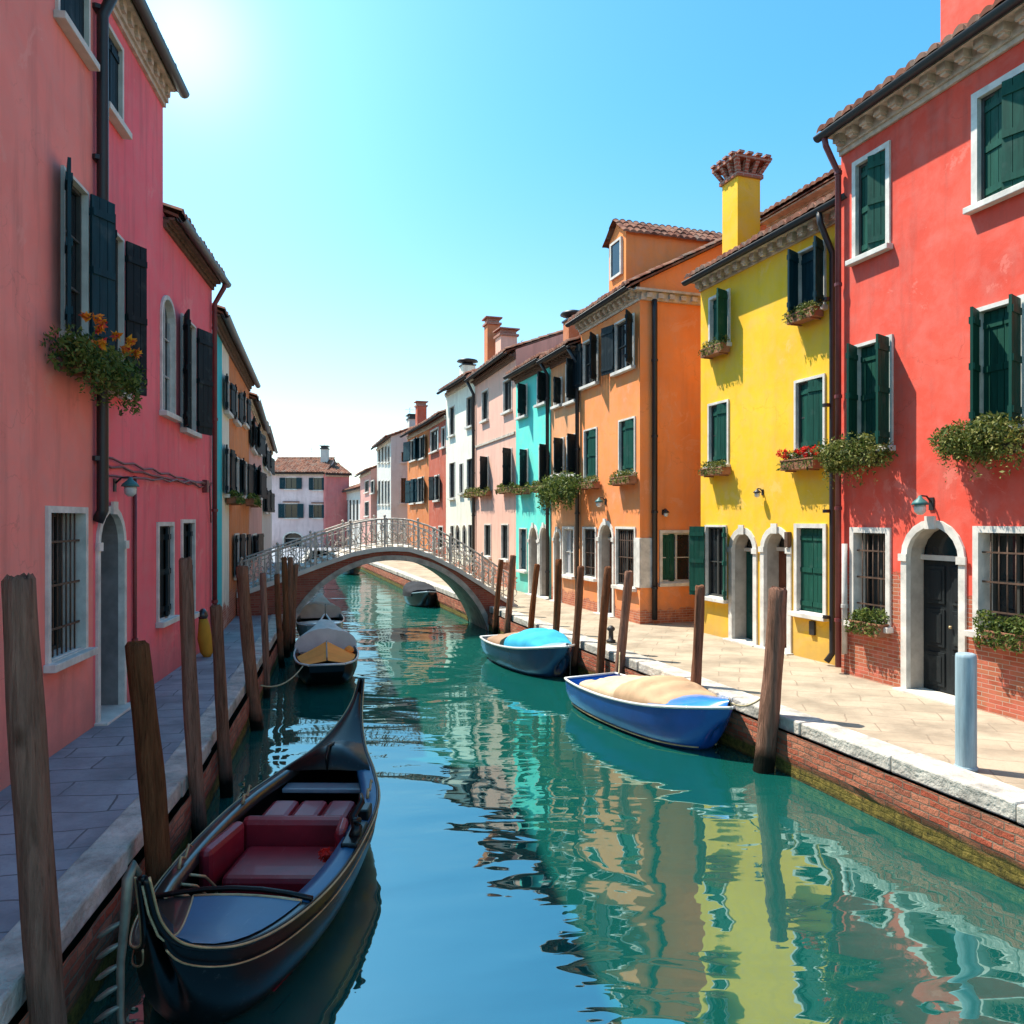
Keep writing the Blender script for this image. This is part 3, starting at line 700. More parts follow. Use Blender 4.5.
def planter(F, label, x0, x1, yt, yb, kind='green', n=260, size=.035, off=-.16, hang=.25, group='window boxes on the right hand houses', box=True, M_=None, full=1.0):
    """flower box seen between x0..x1, yt..yb in the photo, standing just off the wall"""
    xm = (x0 + x1) / 2; u0 = F.uv(x0, yt, off)[0]; u1 = F.uv(x1, yt, off)[0]; zt = F.uv(xm, yt, off)[1]; zb = F.uv(xm, yb, off)[1]
    w = u1 - u0; h = zt - zb; um = (u0 + u1) / 2
    root = empty('flower_box', F.world(um, off, zb), F.rz); tag(root, label, 'flower box', group)
    bh = min(.20, h * .5) if kind not in ('bush', 'mixed') else min(.2, h * .3); bz = h * .18 if kind not in ('bush', 'mixed') else h * .35
    if box:
        b = MB(); bw = w * (.40 if kind not in ('bush', 'mixed') else .30)
        b.box(-bw, bw, -.105, .12, bz, bz + bh); b.box(-bw - .012, bw + .012, -.118, .13, bz + bh - .03, bz + bh)
        for x in (-bw * .7, bw * .7): b.box(x - .012, x + .012, -.10, .15, bz - .03, bz - .001)
        b.build('box', 'terracotta' if kind != 'bush' else 'boxwood', root, .006)
    f = MB(); r = random.Random(hash(label) % 1000 if False else sum(map(ord, label)))
    nb = max(3, int(w / .16))
    if kind in ('bush', 'mixed'):
        for k in range(nb * 2):
            x = r.uniform(-.42, .42) * w; rr = r.uniform(.17, .30) * min(w, h) + .04
            leaves(f, (x, r.uniform(-.16, .02), bz + bh * .6 + r.uniform(-.05, .55) * (h - bz - bh) * (1 - abs(x / w) * .9)), (rr * 1.2, rr, rr), int(n * full / nb / 2), size, 0, r=r)
        for k in range(int(nb * 5)):                    # trailing strands
            x = r.uniform(-.47, .47) * w; ln = r.uniform(.3, 1) * (bz + bh + .12); zz = bz + bh + .05
            x2 = x + r.uniform(-.12, .12)
            for j in range(int(14)):
                t = (j + r.random()) / 14; leaves(f, (x + (x2 - x) * t, -.14 - .05 * math.sin(t * 3), zz - ln * t), (.035, .035, .03), 2, size * .8, r=r)
    else:
        for k in range(nb):
            x = (-.44 + .88 * (k + r.random() * .6 + .2) / nb) * w
            rr = h * r.uniform(.22, .36)
            leaves(f, (x, r.uniform(-.06, .03), bz + bh + rr * .5), (w / nb * .85 + .02, .11, rr), int(n / nb), size, 0, r=r)
            leaves(f, (x, -.13, bz + bh * .5), (w / nb * .7, .05, h * .25), int(n / nb / 3), size, 0, r=r)
    f.build('foliage', 'leaf' if kind != 'olive' and M_ is None else (M_ or 'leaf_olive'), root)
    if kind in ('red', 'mixed'):
        for k in range(26 if kind == 'red' else 12):
            p = MB()
            cpt = (r.uniform(-.46, .46) * w, r.uniform(-.15, .05) - (.20 if kind == 'mixed' else 0), bz + bh + r.uniform(.15, 1.0) * (h - bz - bh))
            leaves(p, cpt, (.055, .05, .045), 22, .032 if kind == 'red' else .045, r=r)
            p.build('flower', 'petal_red' if kind == 'red' else 'petal_mix', root)
    return root

# ------------------------------------------------------------------ setting: water, land, quays
def sheet(name, pts, z, mat):
    m = MB(); m.poly([(x, y, z) for x, y in pts]); return tag(m.build(name, mat), kind='structure')
WATER = -.72
sheet('canal_water', [(-600, -600), (600, -600), (600, 900), (-600, 900)], WATER, 'water')
ex = lambda y: 4.55 - .33 * (y - 7)                    # outer edge of the right quay
RE = [(ex(y), y) for y in (-14, 0, 7, 14, 21, 30, 45, 66)]
LE = [(-2.35, -14), (-2.45, 1), (-2.7, 4.1), (-3.0, 6.1), (-3.23, 7.65), (-4.18, 12.25), (-5.68, 19), (-6.3, 21.3), (-8.0, 27.5), (-17.2, 66)]
def inset(poly, d):
    out_ = []
    for i, p in enumerate(poly):
        a = Vector(poly[max(i - 1, 0)]); b = Vector(poly[min(i + 1, len(poly) - 1)]); t = (b - a).normalized(); out_.append((p[0] - t.y * d, p[1] + t.x * d))
    return out_
land = MB()
for E, sg in ((RE, 1), (LE, -1)):
    I = inset(E, -.18 * sg)
    far_x = 500 * sg
    for (a, b) in zip(I, I[1:]): land.poly([(a[0], a[1], -.03), (far_x, a[1], -.03), (far_x, b[1], -.03), (b[0], b[1], -.03)])
land.poly([(-500, 66, -.03), (500, 66, -.03), (500, 900, -.03), (-500, 900, -.03)])
tag(land.build('ground', 'ground'), kind='structure')
def strip(name, E, d0, d1, z, mat):
    A, B = inset(E, d0), inset(E, d1); m = MB()
    for k in range(len(A) - 1): m.poly([(*A[k], z), (*A[k + 1], z), (*B[k + 1], z), (*B[k], z)])
    return tag(m.build(name, mat), kind='structure')
strip('right_pavement', RE, -.40, -5.2, -.012, 'pave_r')
strip('left_pavement', LE, .30, 4.0, -.012, 'pave_l')
sheet('far_pavement', [(-60, 65.9), (40, 65.9), (40, 74), (-60, 74)], -.016, 'pave_l')
def kerb(name, E, width, sg):
    m = MB(); I = inset(E, -width * sg); r = random.Random(5)
    for k in range(len(E) - 1):
        a, b = Vector(E[k]), Vector(E[k + 1]); c, d = Vector(I[k]), Vector(I[k + 1]); n = max(1, round((b - a).length / 1.5))
        for j in range(n):
            f0, f1 = j / n + .0012, (j + 1) / n - .0012; dz = r.uniform(-.008, .008); s = r.uniform(-.012, .012); t = (b - a).normalized(); o_ = Vector((t.y, -t.x)) * sg * (.05 + s)
            P = [a.lerp(b, f0) + o_, a.lerp(b, f1) + o_, c.lerp(d, f1), c.lerp(d, f0)]
            lo = [m.vert(p.x, p.y, -.17) for p in P]; hi = [m.vert(p.x, p.y, .012 + dz) for p in P]
            m.face(lo if sg > 0 else lo[::-1]); m.face(hi[::-1] if sg > 0 else hi)
            for q in range(4): m.face((lo[q], lo[(q + 1) % 4], hi[(q + 1) % 4], hi[q]) if sg < 0 else (lo[(q + 1) % 4], lo[q], hi[q], hi[(q + 1) % 4]))
    return tag(m.build(name, 'kerb', bevel=.022), kind='structure')
kerb('right_kerb', RE, .46, 1); kerb('left_kerb', LE, .36, -1)
for E, sg, lab in ((RE, 1, 'red brick quay wall with mossy foot below the sunny right walkway'), (LE, -1, 'dark brick quay wall under the shaded left walkway')):
    m = MB(); r = random.Random(3)
    pts = []
    for a, b in zip(E, E[1:]):
        n = max(1, int((Vector(b) - Vector(a)).length / .25))
        pts += [Vector(a).lerp(Vector(b), j / n) for j in range(n)]
    pts.append(Vector(E[-1])); rows = []
    for z in (-.160, -.35, -.46, -.56, -.66, -.78, -1.4):
        row = []
        for i, p in enumerate(pts):
            t = (pts[min(i + 1, len(pts) - 1)] - pts[max(i - 1, 0)]).normalized(); o_ = Vector((t.y, -t.x)) * sg * (-.005 - r.uniform(0, .014) + (.03 if z < -.5 else 0))
            row.append((p.x + o_.x, p.y + o_.y, z))
        rows.append(row)
    m.grid(rows if sg < 0 else [q[::-1] for q in rows], False)
    tag(m.build('quay_wall', 'quay'), lab, 'quay wall')

# ------------------------------------------------------------------ right bank houses
def add(F, ops): 
    return ops
GR = 'houses along the right quay'; GL = 'houses along the left quay'
P_or1 = base(640, 624); P_or0 = base(581, 607.8)
P_so0 = base(551, 599.4); P_tq0 = base(516, 590); P_pk0 = base(475, 578); P_wh0 = base(446, 571); P_rd0 = base(429, 566); P_og0 = base(407.5, 560.5)
P_rr0 = base(841, 672); q = Vector(base(1024, 721)); dq = (q - Vector(P_rr0)).normalized(); P_rr1 = tuple(Vector(P_rr0) + dq * 8.2)
P_ye0 = base(700.6, 631.5); q2 = Vector(base(831, 663.7)); d2 = (q2 - Vector(P_ye0)).normalized(); P_ye1 = tuple(q2 + d2 * .72)

# red house
F = Facade(P_rr0, P_rr1)
red_w = [op(F, 857, 887, 157, 252), op(F, 979, 1035, 82, 192), op(F, 858, 891, 343, 447), op(F, 980, 1023, 306, 425), op(F, 855, 887, 533, 623), op(F, 980, 1031, 533, 634)]
red_d = op(F, 908, 960, 527, 690, 1, z0=0)
u_last = F.L
ex_w = [dict(u0=5.6, u1=6.5, z0=1.0, z1=2.5), dict(u0=5.6, u1=6.5, z0=3.5, z1=5.4), dict(u0=5.6, u1=6.5, z0=6.6, z1=8.4)]
M['p_red'] = plaster('red_plaster', (.82, .092, .058, 1), brick=1.75)
F = house('red_house', 'bright red house with brick foot, arched dark door and leafy window boxes', P_rr0, P_rr1, 8.82, 9, 'p_red', red_w + [red_d] + ex_w, group=GR, ends=(True, True), oh=.36)
root = F.root
pane_window(root, F, red_w[0], 'H', angs=(0, 25)); pane_window(root, F, red_w[1], 'H', angs=(0, 18), fw=.13)
pane_window(root, F, red_w[2], 'OC', angs=(62, 112), fw=.07); pane_window(root, F, red_w[3], 'OC', angs=(62, 112), fw=.08)
pane_window(root, F, red_w[4], 'G', depth=.26, fw=.12); pane_window(root, F, red_w[5], 'G', depth=.28, fw=.12)
for o in ex_w: pane_window(root, F, o, 'C', far=True)
arch_door(root, F, red_d, 'door_black', fw=.11, depth=.30)
u, z = F.uv(932, 510); wall_lamp(root, u, z + .10, .85)
u, z = F.uv(990, 20, 1.3); chimney(root, u, 1.3, 8.9, 13.2, 1.0, .9, 'p_red', 'flat')
downpipe(root, [(.06, -.4, F.zt - .02), (.06, -.36, F.zt - .2), (.05, -.10, F.zt - .62), (.05, -.10, .1)], .05, 'pipe_maroon')
downpipe(root, [(.19, -.09, 2.2), (.19, -.09, .35)], .045, 'pipe_white', 'conduit')
planter(F, 'large shaggy green flower box under the left middle window of the red house', 831, 890, 430, 484, 'bush', 4600, .030, full=1.2, M_='leaf_olive')
planter(F, 'large shaggy green flower box under the right middle window of the red house', 950, 1034, 408, 476, 'bush', 5800, .030, full=1.2, M_='leaf_olive')
planter(F, 'small flower box on the barred ground floor window left of the arched door', 851, 889, 609, 640, 'olive', 900, .028, off=-.1, M_='leaf')
planter(F, 'leafy flower box on the barred ground floor window right of the arched door', 982, 1032, 612, 655, 'olive', 1200, .03, off=-.1, M_='leaf')

# yellow house
F = Facade(P_ye0, P_ye1)
yw = [op(F, 711, 729, 296, 346), op(F, 799, 825, 248, 310), op(F, 710, 728, 404, 465), op(F, 797, 824, 380, 452), op(F, 707, 726, 527, 597), op(F, 798, 824, 528, 613)]
yd = [op(F, 733, 754, 533, 638, 1, z0=0), op(F, 765, 788, 532, 649, 1, z0=0)]
M['p_yellow'] = plaster('yellow_plaster', (.92, .505, .026, 1), var=.10, stain=.22)
F = house('yellow_house', 'yellow house with tall flared chimney and paired arched doors', P_ye0, P_ye1, 7.93, 8, 'p_yellow', yw + yd, group=GR, cor=(.2, 'dentil'), oh=.32)
root = F.root
pane_window(root, F, yw[0], 'OC', angs=(None, 112), fw=.08); pane_window(root, F, yw[1], 'OC', angs=(66, 118), fw=.05, shut='shutter_blue')
pane_window(root, F, yw[2], 'H', angs=(0, 14), fw=.07); pane_window(root, F, yw[3], 'H', angs=(0, 14), fw=.07)
pane_window(root, F, yw[4], 'O', angs=(150, 150), fw=.06); pane_window(root, F, yw[5], 'C', fw=.11)
arch_door(root, F, yd[0], 'door_green', fw=.12, depth=.34); arch_door(root, F, yd[1], 'door_brown', fw=.12, depth=.34)
u, z = F.uv(763, 497); wall_lamp(root, u, z + .1, .55, 'iron')
b = MB(); u, z = F.uv(813.5, 628); b.box(u - .07, u + .07, -.05, -.001, z - .13, z + .13); b.build('meter_box', 'iron', root, .01)
b = MB(); u, z = F.uv(790, 537); b.box(u - .05, u + .05, -.10, -.001, z - .2, z + .1); b.build('mailbox', 'iron_rust', root, .01)
u, z = F.uv(741, 260, 1.0); chimney(root, u, 1.0, 8.1, F.uv(741, 183, 1.0)[1], .62, .62, 'p_yellow', 'flare')
L = F.uv(832.5, 400, -.08)[0]
downpipe(root, [(L, -.38, F.zt - .04), (L, -.35, F.zt - .25), (L, -.08, F.zt - .75), (L, -.08, .22), (L - .06, -.16, .06)], .055)
planter(F, 'small grassy flower box under the top left window of the yellow house', 702, 728, 341, 358, 'olive', 520, .03)
planter(F, 'small grassy flower box under the top right window of the yellow house', 788, 822, 305, 324, 'olive', 640, .03)
planter(F, 'narrow flower box under the middle left shuttered window of the yellow house', 702, 729, 463, 478, 'olive', 520, .03)
planter(F, 'flower box full of red blossoms on the yellow house', 781, 822, 449, 474, 'red', 500, .03)

# orange house with the stone corner
P1 = P_or1; FS0 = Facade(P_or0, P_or1); FS = Facade(P_or1, tuple(Vector(P_or1) + FS0.n * 8))
F = Facade(P_or0, P_or1)
ow = [op(F, 584, 598, 340, 384), op(F, 616, 634, 320, 369), op(F, 585, 597, 430, 480), op(F, 620, 635, 420, 473), op(F, 584, 596, 529, 577), op(F, 617, 635, 529, 586)]
od = op(F, 600, 613, 524, 612, 1, z0=0)
so = op(FS, 662, 692, 533, 582)
M['p_orange'] = plaster('orange_plaster', (.92, .285, .085, 1), brick=.3, var=.12, stain=.25)
F = house('orange_house', 'large orange house with dormer, stone corner and drainpipe on its side wall', P_or0, P_or1, 8.1, 8, 'p_orange', ow + [od], group=GR, cor=(.28, 'dentil'), oh=.34, rise=.52, side_ops=[so], ridge=4)
root = F.root; L = F.L
MS = Matrix.Translation((L - .004, 0, 0)) @ Matrix.Rotation(R(90), 4, 'Z')
pane_window(root, F, ow[0], 'O', angs=(168, 138), fw=.06, shut='shutter_dark'); pane_window(root, F, ow[1], 'O', angs=(168, 138), fw=.06, shut='shutter_dark')
for o in ow[2:4]: pane_window(root, F, o, 'H', angs=(0, 12), fw=.06)
for o in ow[4:6]: pane_window(root, F, o, 'G', fw=.08)
pane_window(root, F, so, 'O', angs=(None, None), fw=.10, Mx=MS, curtain=True)
s = MB(MS); shutter_mesh(s, so['u0'] + .004, so['z0'], so['z1'], (so['u1'] - so['u0']) * .42, 5, 1, y=.06); s.build('shutter', 'shutter', root)
arch_door(root, F, od, 'door_brown', fw=.10, depth=.3)
u, z = F.uv(606, 505); wall_lamp(root, u, z + .1, .8, 'lamp_green')
b = MB(); u0 = F.uv(634.5, 560)[0]; zb_, zt_ = FS.uv(641, 588)[1], FS.uv(641, 538)[1]; b.box(u0, L + .03, -.03, -.004, zb_, zt_); b.box(L - .0005, L + .03, -.003, FS.uv(652, 560)[0], zb_, zt_)
b.build('corner_stone', 'stone_white', root, .01)
uy = FS.uv(653, 400)[0]; downpipe(root, [(L + .08, uy, F.H + .02), (L + .09, uy, F.H - .3), (L + .09, uy, .1)], .07)
b = MB(); ux, z = FS.uv(663, 516); 
wall_lamp(root, ux, z + .1, .6, 'iron', Mx=MS)
c = MB(MS)                                              # the cornice carries round the corner
c.box(.0, 7.9, -.09, -.002, F.H - .0, F.H + .2)
for k in range(24): c.box(.12 + k * .32, .27 + k * .32, -.16, -.091, F.H + .05, F.H + .17)
c.box(-.2, 7.9, -.20, -.0025, F.H + .201, F.H + .26); c.build('side_cornice', 'cornice', root)
# dormer
du0, dz0 = F.uv(609, 270, .5); du1 = F.uv(626, 270, .5)[0]; dt = F.uv(617, 238, .5)[1]
d = MB(); d.box(du0, du1, .5, 3.6, 8.4, dt)
um = (du0 + du1) / 2; pk = dt + .42
for y in (.5, 3.6): d.poly([(du0, y, dt), (du1, y, dt), (um, y, pk)])
dm = d.build('dormer', 'p_orange', root)
d = MB(); tile_rows(d, .35, 3.9, (0, 0), (1, 1), rows=3)
hw = (du1 - du0) / 2 + .14
for i, v in enumerate(d.v):
    x, t, zz = v; dz_ = zz - t; d.v[i] = Vector((du1 + .14 - hw * t, x, dt - .06 + (pk + .12 - dt) * t + dz_))
k0 = len(d.v); d.v += [Vector((2 * um - v.x, v.y, v.z)) for v in d.v]; d.f += [tuple(j + k0 for j in q)[::-1] for q in d.f]; d.sm += d.sm[:]
d.build('dormer_roof', 'tile', dm)
wd = dict(u0=um - (du1 - du0) * .26, u1=um + (du1 - du0) * .26, z0=dt - 1.05, z1=dt - .15)
w_ = MB(); fr_ = dict(wd); 
w_.box(wd['u0'], wd['u1'], .46, .497, wd['z0'], wd['z1']); w_.build('dormer_window', 'glass', dm)
w_ = MB()
for a, b_, c_, d_ in ((wd['u0'] - .07, wd['u0'], wd['z0'] - .07, wd['z1'] + .07), (wd['u1'], wd['u1'] + .07, wd['z0'] - .07, wd['z1'] + .07), (wd['u0'] + .0005, wd['u1'] - .0005, wd['z1'] + .0005, wd['z1'] + .07), (wd['u0'] + .0005, wd['u1'] - .0005, wd['z0'] - .07, wd['z0'] - .0005)): w_.box(a, b_, .43, .498, c_, d_)
w_.build('dormer_frame', 'stone_white', dm)
u, z = F.uv(572, 330, 2.2)
planter(F, 'shallow flower box under the middle left window of the big orange house', 579, 598, 478, 491, 'olive', 420, .034)
planter(F, 'shallow flower box under the middle right window of the big orange house', 611, 635, 472, 487, 'olive', 480, .034)

# rear house behind the yellow roof
M['p_rear'] = plaster('rear_orange_plaster', (.62, .2, .08, 1))
A = Facade(P_ye0, P_ye1); ra = A.world(-.9, 2.6, 0); rb = A.world(3.4, 2.6, 0)
F2 = house('rear_house', 'orange gabled house behind the yellow roof beside the flared chimney', (ra.x, ra.y), (rb.x, rb.y), 10.0, 5, 'p_rear', group=GR, cor=(.15, 'plain'), rise=.3, gut=False)

# narrow salmon house
M['p_salmon'] = plaster('salmon_plaster', (.80, .34, .15, 1), brick=.5)
F = Facade(P_so0, P_or0)
sw_ = [op(F, 555, 562, 380, 405), op(F, 567, 577, 363, 401), op(F, 555, 564, 440, 474), op(F, 568, 577, 436, 474), op(F, 564, 574, 529, 575)]
sdo = op(F, 555, 561, 531, 600, 1, z0=0)
F = house('salmon_house', 'narrow salmon house half hidden by a big window plant, left of the orange house', P_so0, P_or0, 7.55, 8, 'p_salmon', sw_ + [sdo], group=GR, cor=(.2, 'brick'), ends=(False, False))
for o in sw_[:4]: pane_window(F.root, F, o, 'O', angs=(None, 120), fw=.07, shut='shutter_dark')
pane_window(F.root, F, sw_[4], '', fw=.1, curtain=True); arch_door(F.root, F, sdo, 'door_brown', fw=.09, depth=.25)
downpipe(F.root, [(F.L - .1, -.42, F.zt), (F.L - .08, -.09, F.zt - .5), (F.L - .08, -.09, .1)], .06, 'gutter')
u, z = F.uv(573, 325, 1.6); chimney(F.root, u, 1.6, 7.8, F.uv(573, 322, 1.6)[1], .55, .55, 'p_rear', 'bell', 'gutter')
planter(F, 'big bright green bush spilling from a window of the salmon house', 543, 581, 466, 510, 'bush', 2400, .05, off=-.3, M_='leaf', full=1.2)

# turquoise house
M['p_turq'] = plaster('turquoise_plaster', (.14, .72, .60, 1), var=.1, stain=.2)
F = Facade(P_tq0, P_so0)
tw = [op(F, 519, 527, 387, 416), op(F, 538, 547, 376, 403), op(F, 521, 528, 451, 487), op(F, 540, 548, 446, 484), op(F, 520, 527, 529, 570)]
td = [op(F, 530, 538, 527, 595, 1.2, z0=0), op(F, 540.5, 548.5, 527, 597, 1.2, z0=0)]
F = house('turquoise_house', 'turquoise house with paired pointed doorways beyond the right mooring poles', P_tq0, P_so0, 7.65, 8, 'p_turq', tw + td, group=GR, cor=(.22, 'brick'), ends=(False, False))
for o in tw[:4]: pane_window(F.root, F, o, 'O', angs=(None, 125), fw=.07, shut='shutter_dark')
pane_window(F.root, F, tw[4], 'C', fw=.05, shut='shutter_blue')
for o in td: arch_door(F.root, F, o, 'door_grey', fw=.1, depth=.25)
downpipe(F.root, [(F.L - .1, -.42, F.zt), (F.L - .1, -.09, F.zt - .5), (F.L - .1, -.09, .1)], .06)
planter(F, 'low green flower box under the middle left window of the turquoise house', 515, 529, 484, 496, 'olive', 420, .045)
planter(F, 'low green flower box under the middle right window of the turquoise house', 533, 549, 481, 494, 'olive', 420, .045)

# pink house
M['p_pink'] = plaster('pale_pink_plaster', (.84, .46, .35, 1), brick=.8, var=.1)
F = Facade(P_pk0, P_tq0)
kw = [op(F, 482.5, 488.5, 391, 420), op(F, 504, 512, 380, 411), op(F, 482.5, 488.5, 458, 490), op(F, 504.5, 512, 450, 486), op(F, 485, 491, 525, 556), op(F, 502, 508.5, 525, 559)]
F = house('pink_house', 'tall pale pink house with red chimney behind the bridge railing', P_pk0, P_tq0, 8.6, 8, 'p_pink', kw, group=GR, cor=(.22, 'brick'), ends=(False, False), far=True)
for o in kw: pane_window(F.root, F, o, 'O' if o in kw[2:4] else '', angs=(None, 130), fw=.06, shut='shutter_dark', far=True)
b = MB(); z = F.uv(495, 440)[1]; b.box(.1, F.L - .1, -.05, -.002, z - .05, z + .05); b.build('string_course', 'cornice', F.root)
downpipe(F.root, [(.12, -.42, F.zt), (.1, -.1, F.zt - .6), (.1, -.1, .1)], .07)
u, z = F.uv(492, 345, 1.4); chimney(F.root, u, 1.4, 8.8, F.uv(492, 326, 1.4)[1], .62, .62, 'p_rear', 'flat')
u, z = F.uv(512, 340, 3); antenna(F.root, u, 3.5, 10.2, 1.6)
planter(F, 'flower box under the middle left window of the pale pink house', 475, 490, 487, 498, 'olive', 420, .05)
planter(F, 'flower box under the middle right window of the pale pink house', 498, 514, 483, 495, 'olive', 420, .05)
ra = F.world(1.2, 4.5, 0); rb = F.world(5.8, 4.5, 0)
F2 = house('attic_house', 'pink gabled house rising behind the pale pink roof, with small attic window', (ra.x, ra.y), (rb.x, rb.y), 10.0, 5, 'p_pink', group=GR, cor=(.2, 'plain'), gut=False, far=True)

# white house
M['p_white'] = plaster('white_plaster', (.86, .80, .66, 1), brick=.6, var=.1)
F = Facade(P_wh0, P_pk0)
ww = [op(F, 450, 454.6, 407, 435), op(F, 467, 473, 397, 426), op(F, 450, 455, 463, 498), op(F, 460, 463, 464, 493), op(F, 467.5, 473, 459, 491), op(F, 451, 454, 526, 548), op(F, 456, 460, 525, 550, 1), op(F, 463, 466.5, 525, 552, 1), op(F, 469, 472.5, 525, 553)]
F = house('white_house', 'white plastered house with tall dark windows, left of the pale pink house', P_wh0, P_pk0, 8.85, 8, 'p_white', ww, group=GR, cor=(.2, 'plain'), ends=(False, False), far=True)
for o in ww: pane_window(F.root, F, o, '', fw=.05, sill=True, far=True)
u, z = F.uv(475, 350, 1.6); chimney(F.root, F.L - .9, 1.8, 9.0, F.uv(472, 358, 1.6)[1], .8, .8, 'p_pink', 'flat')
u, z = F.uv(464, 362, 1.6); chimney(F.root, u, 1.8, 9.0, F.uv(464, 366, 1.6)[1], .7, .7, 'p_white', 'bell', 'gutter')
planter(F, 'trailing flower box on the white house beside the drainpipe', 465, 476, 488, 499, 'olive', 360, .05)

# red and orange pair
M['p_brick_red'] = plaster('brick_red_plaster', (.50, .10, .055, 1), brick=.8); M['p_far_orange'] = plaster('far_orange_plaster', (.66, .20, .06, 1), brick=.8)
F = Facade(P_rd0, P_wh0)
a_ = [op(F, 431, 438.5, 430, 451), op(F, 442, 445.3, 428, 447), op(F, 435, 439.5, 476, 500), op(F, 433, 436, 528, 548), op(F, 439, 443, 527, 548)]
F = house('terracotta_house', 'terracotta red house between the white house and the far orange house', P_rd0, P_wh0, 7.75, 8, 'p_brick_red', a_, group=GR, cor=(.2, 'plain'), ends=(False, False), far=True)
for o in a_: pane_window(F.root, F, o, 'O', angs=(165, 165) if o is a_[2] else (None, None), fw=.09, far=True, shut='shutter_dark')
F = Facade(P_og0, P_rd0)
a_ = [op(F, 411, 417, 440, 460), op(F, 420, 425, 437, 458), op(F, 411, 415, 480, 503), op(F, 418, 424, 478, 502)]
F = house('far_orange_house', 'vivid orange house with tall red chimney, next to the grey white corner house', P_og0, P_rd0, 7.75, 8, 'p_far_orange', a_, group=GR, cor=(.2, 'plain'), ends=(False, False), far=True)
for o in a_: pane_window(F.root, F, o, 'O', angs=(165, 165), fw=.09, far=True, shut='shutter_blue')
u, z = F.uv(421, 405, 1.5); chimney(F.root, u, 1.5, 7.9, F.uv(421, 407, 1.5)[1], .65, .65, 'p_brick_red', 'flat')

# grey white corner house
M['p_grey'] = plaster('grey_white_plaster', (.60, .57, .53, 1), var=.08)
c1 = base(391, 558); c0 = base(377, 553); F = Facade(c0, c1); FS = Facade(c1, tuple(Vector(c1) + F.n * 8))
a_ = [op(F, x, x + 1.9, 446, 462) for x in (378.6, 381.8, 385, 388)] + [op(F, x, x + 1.9, 481, 504) for x in (378.6, 381.8, 385, 388)]
so_ = [op(FS, 401, 406, 478, 503), op(FS, 401.5, 406, 452, 462)]
F = house('corner_house', 'grey white corner house with narrow slit windows facing the canal', c0, c1, 8.0, 8, 'p_grey', a_, group=GR, cor=(.2, 'plain'), side_ops=so_, far=True)
MS = Matrix.Translation((F.L - .004, 0, 0)) @ Matrix.Rotation(R(90), 4, 'Z')
for o in a_: pane_window(F.root, F, o, '', fw=.08, far=True)
for o in so_: pane_window(F.root, F, o, '', fw=.08, far=True, Mx=MS)
chimney(F.root, F.L * .55, 2.2, 8.8, 10.0, 1.1, .9, 'p_grey', 'flat', 'gutter'); antenna(F.root, F.L * .3, 2.2, 9.2, 2.0)
# beyond it
M['p_far_pink'] = plaster('faded_pink_plaster', (.62, .30, .26, 1)); M['p_lilac'] = plaster('lilac_plaster', (.76, .55, .54, 1)); M['p_far_red'] = plaster('dusty_red_plaster', (.72, .20, .19, 1))
g0 = base(360, 549); F = Facade(g0, (c0[0] - .6, c0[1] + .6))
a_ = [op(F, 365, 369, 502, 516), op(F, 365, 369, 481, 492), op(F, 371, 374, 481, 493)]
F = house('faded_pink_house', 'faded pink house just beyond the grey white corner house', g0, (c0[0] - .6, c0[1] + .6), 6.3, 8, 'p_far_pink', a_, group=GR, cor=(.2, 'plain'), far=True)
for o in a_: pane_window(F.root, F, o, '', fw=.08, far=True)
chimney(F.root, F.L * .35, 2, 6.9, 8.6, .6, .6, 'p_grey', 'bell', 'gutter')
h0 = base(340, 545); F = Facade(h0, g0)
a_ = [op(F, x, x + 2.0, 500, 522) for x in (342.5, 346, 349.5, 353, 356.5)]
F = house('gallery_house', 'low pale house with a glazed gallery at the far right bend', h0, g0, 5.2, 6, 'p_grey', a_, group=GR, cor=(.2, 'plain'), far=True)
for o in a_: pane_window(F.root, F, o, '', fw=.08, far=True, sill=False)

# houses closing the canal
F = Facade((-23.7, 75), (-18.15, 75))
a_ = [op(F, 285.5, 296.5, 478, 489), op(F, 313.5, 322, 478, 490), op(F, 285, 297.5, 504, 518), op(F, 313.5, 322, 505, 518), op(F, 284, 302, 533, 546, .6, z0=0)]
F = house('lilac_house', 'pale lilac house with four windows closing the far end of the canal', (-23.7, 75), (-18.15, 75), 6.95, 6, 'p_lilac', a_, cor=(.2, 'plain'), far=True, group='houses at the far end of the canal', rise=.5)
for o in a_[:4]: pane_window(F.root, F, o, 'O', angs=(172, 172), fw=.1, far=True, shut='shutter_blue')
arch_door(F.root, F, a_[4], 'door_black', fw=.15, depth=.5)
chimney(F.root, F.L * .88, 2.2, 7.6, 9.7, .7, .7, 'p_grey', 'flat', 'gutter'); antenna(F.root, F.L * .62, 2.5, 8.4, 1.5); antenna(F.root, F.L * .85, 2.6, 8.4, 2.0)
for o in a_[2:4]:
    b = MB(); b.box(o['u0'] - .2, o['u1'] + .2, -.12, -.002, o['z1'] + .16, o['z1'] + .26); b.build('window_hood', 'tile', F.root)
F = house('dusty_red_house', 'dusty red house end beside the pale lilac house', (-18.14, 74.6), (-16.1, 76.0), 6.85, 6, 'p_far_red', [], cor=(.2, 'plain'), far=True, group='houses at the far end of the canal')

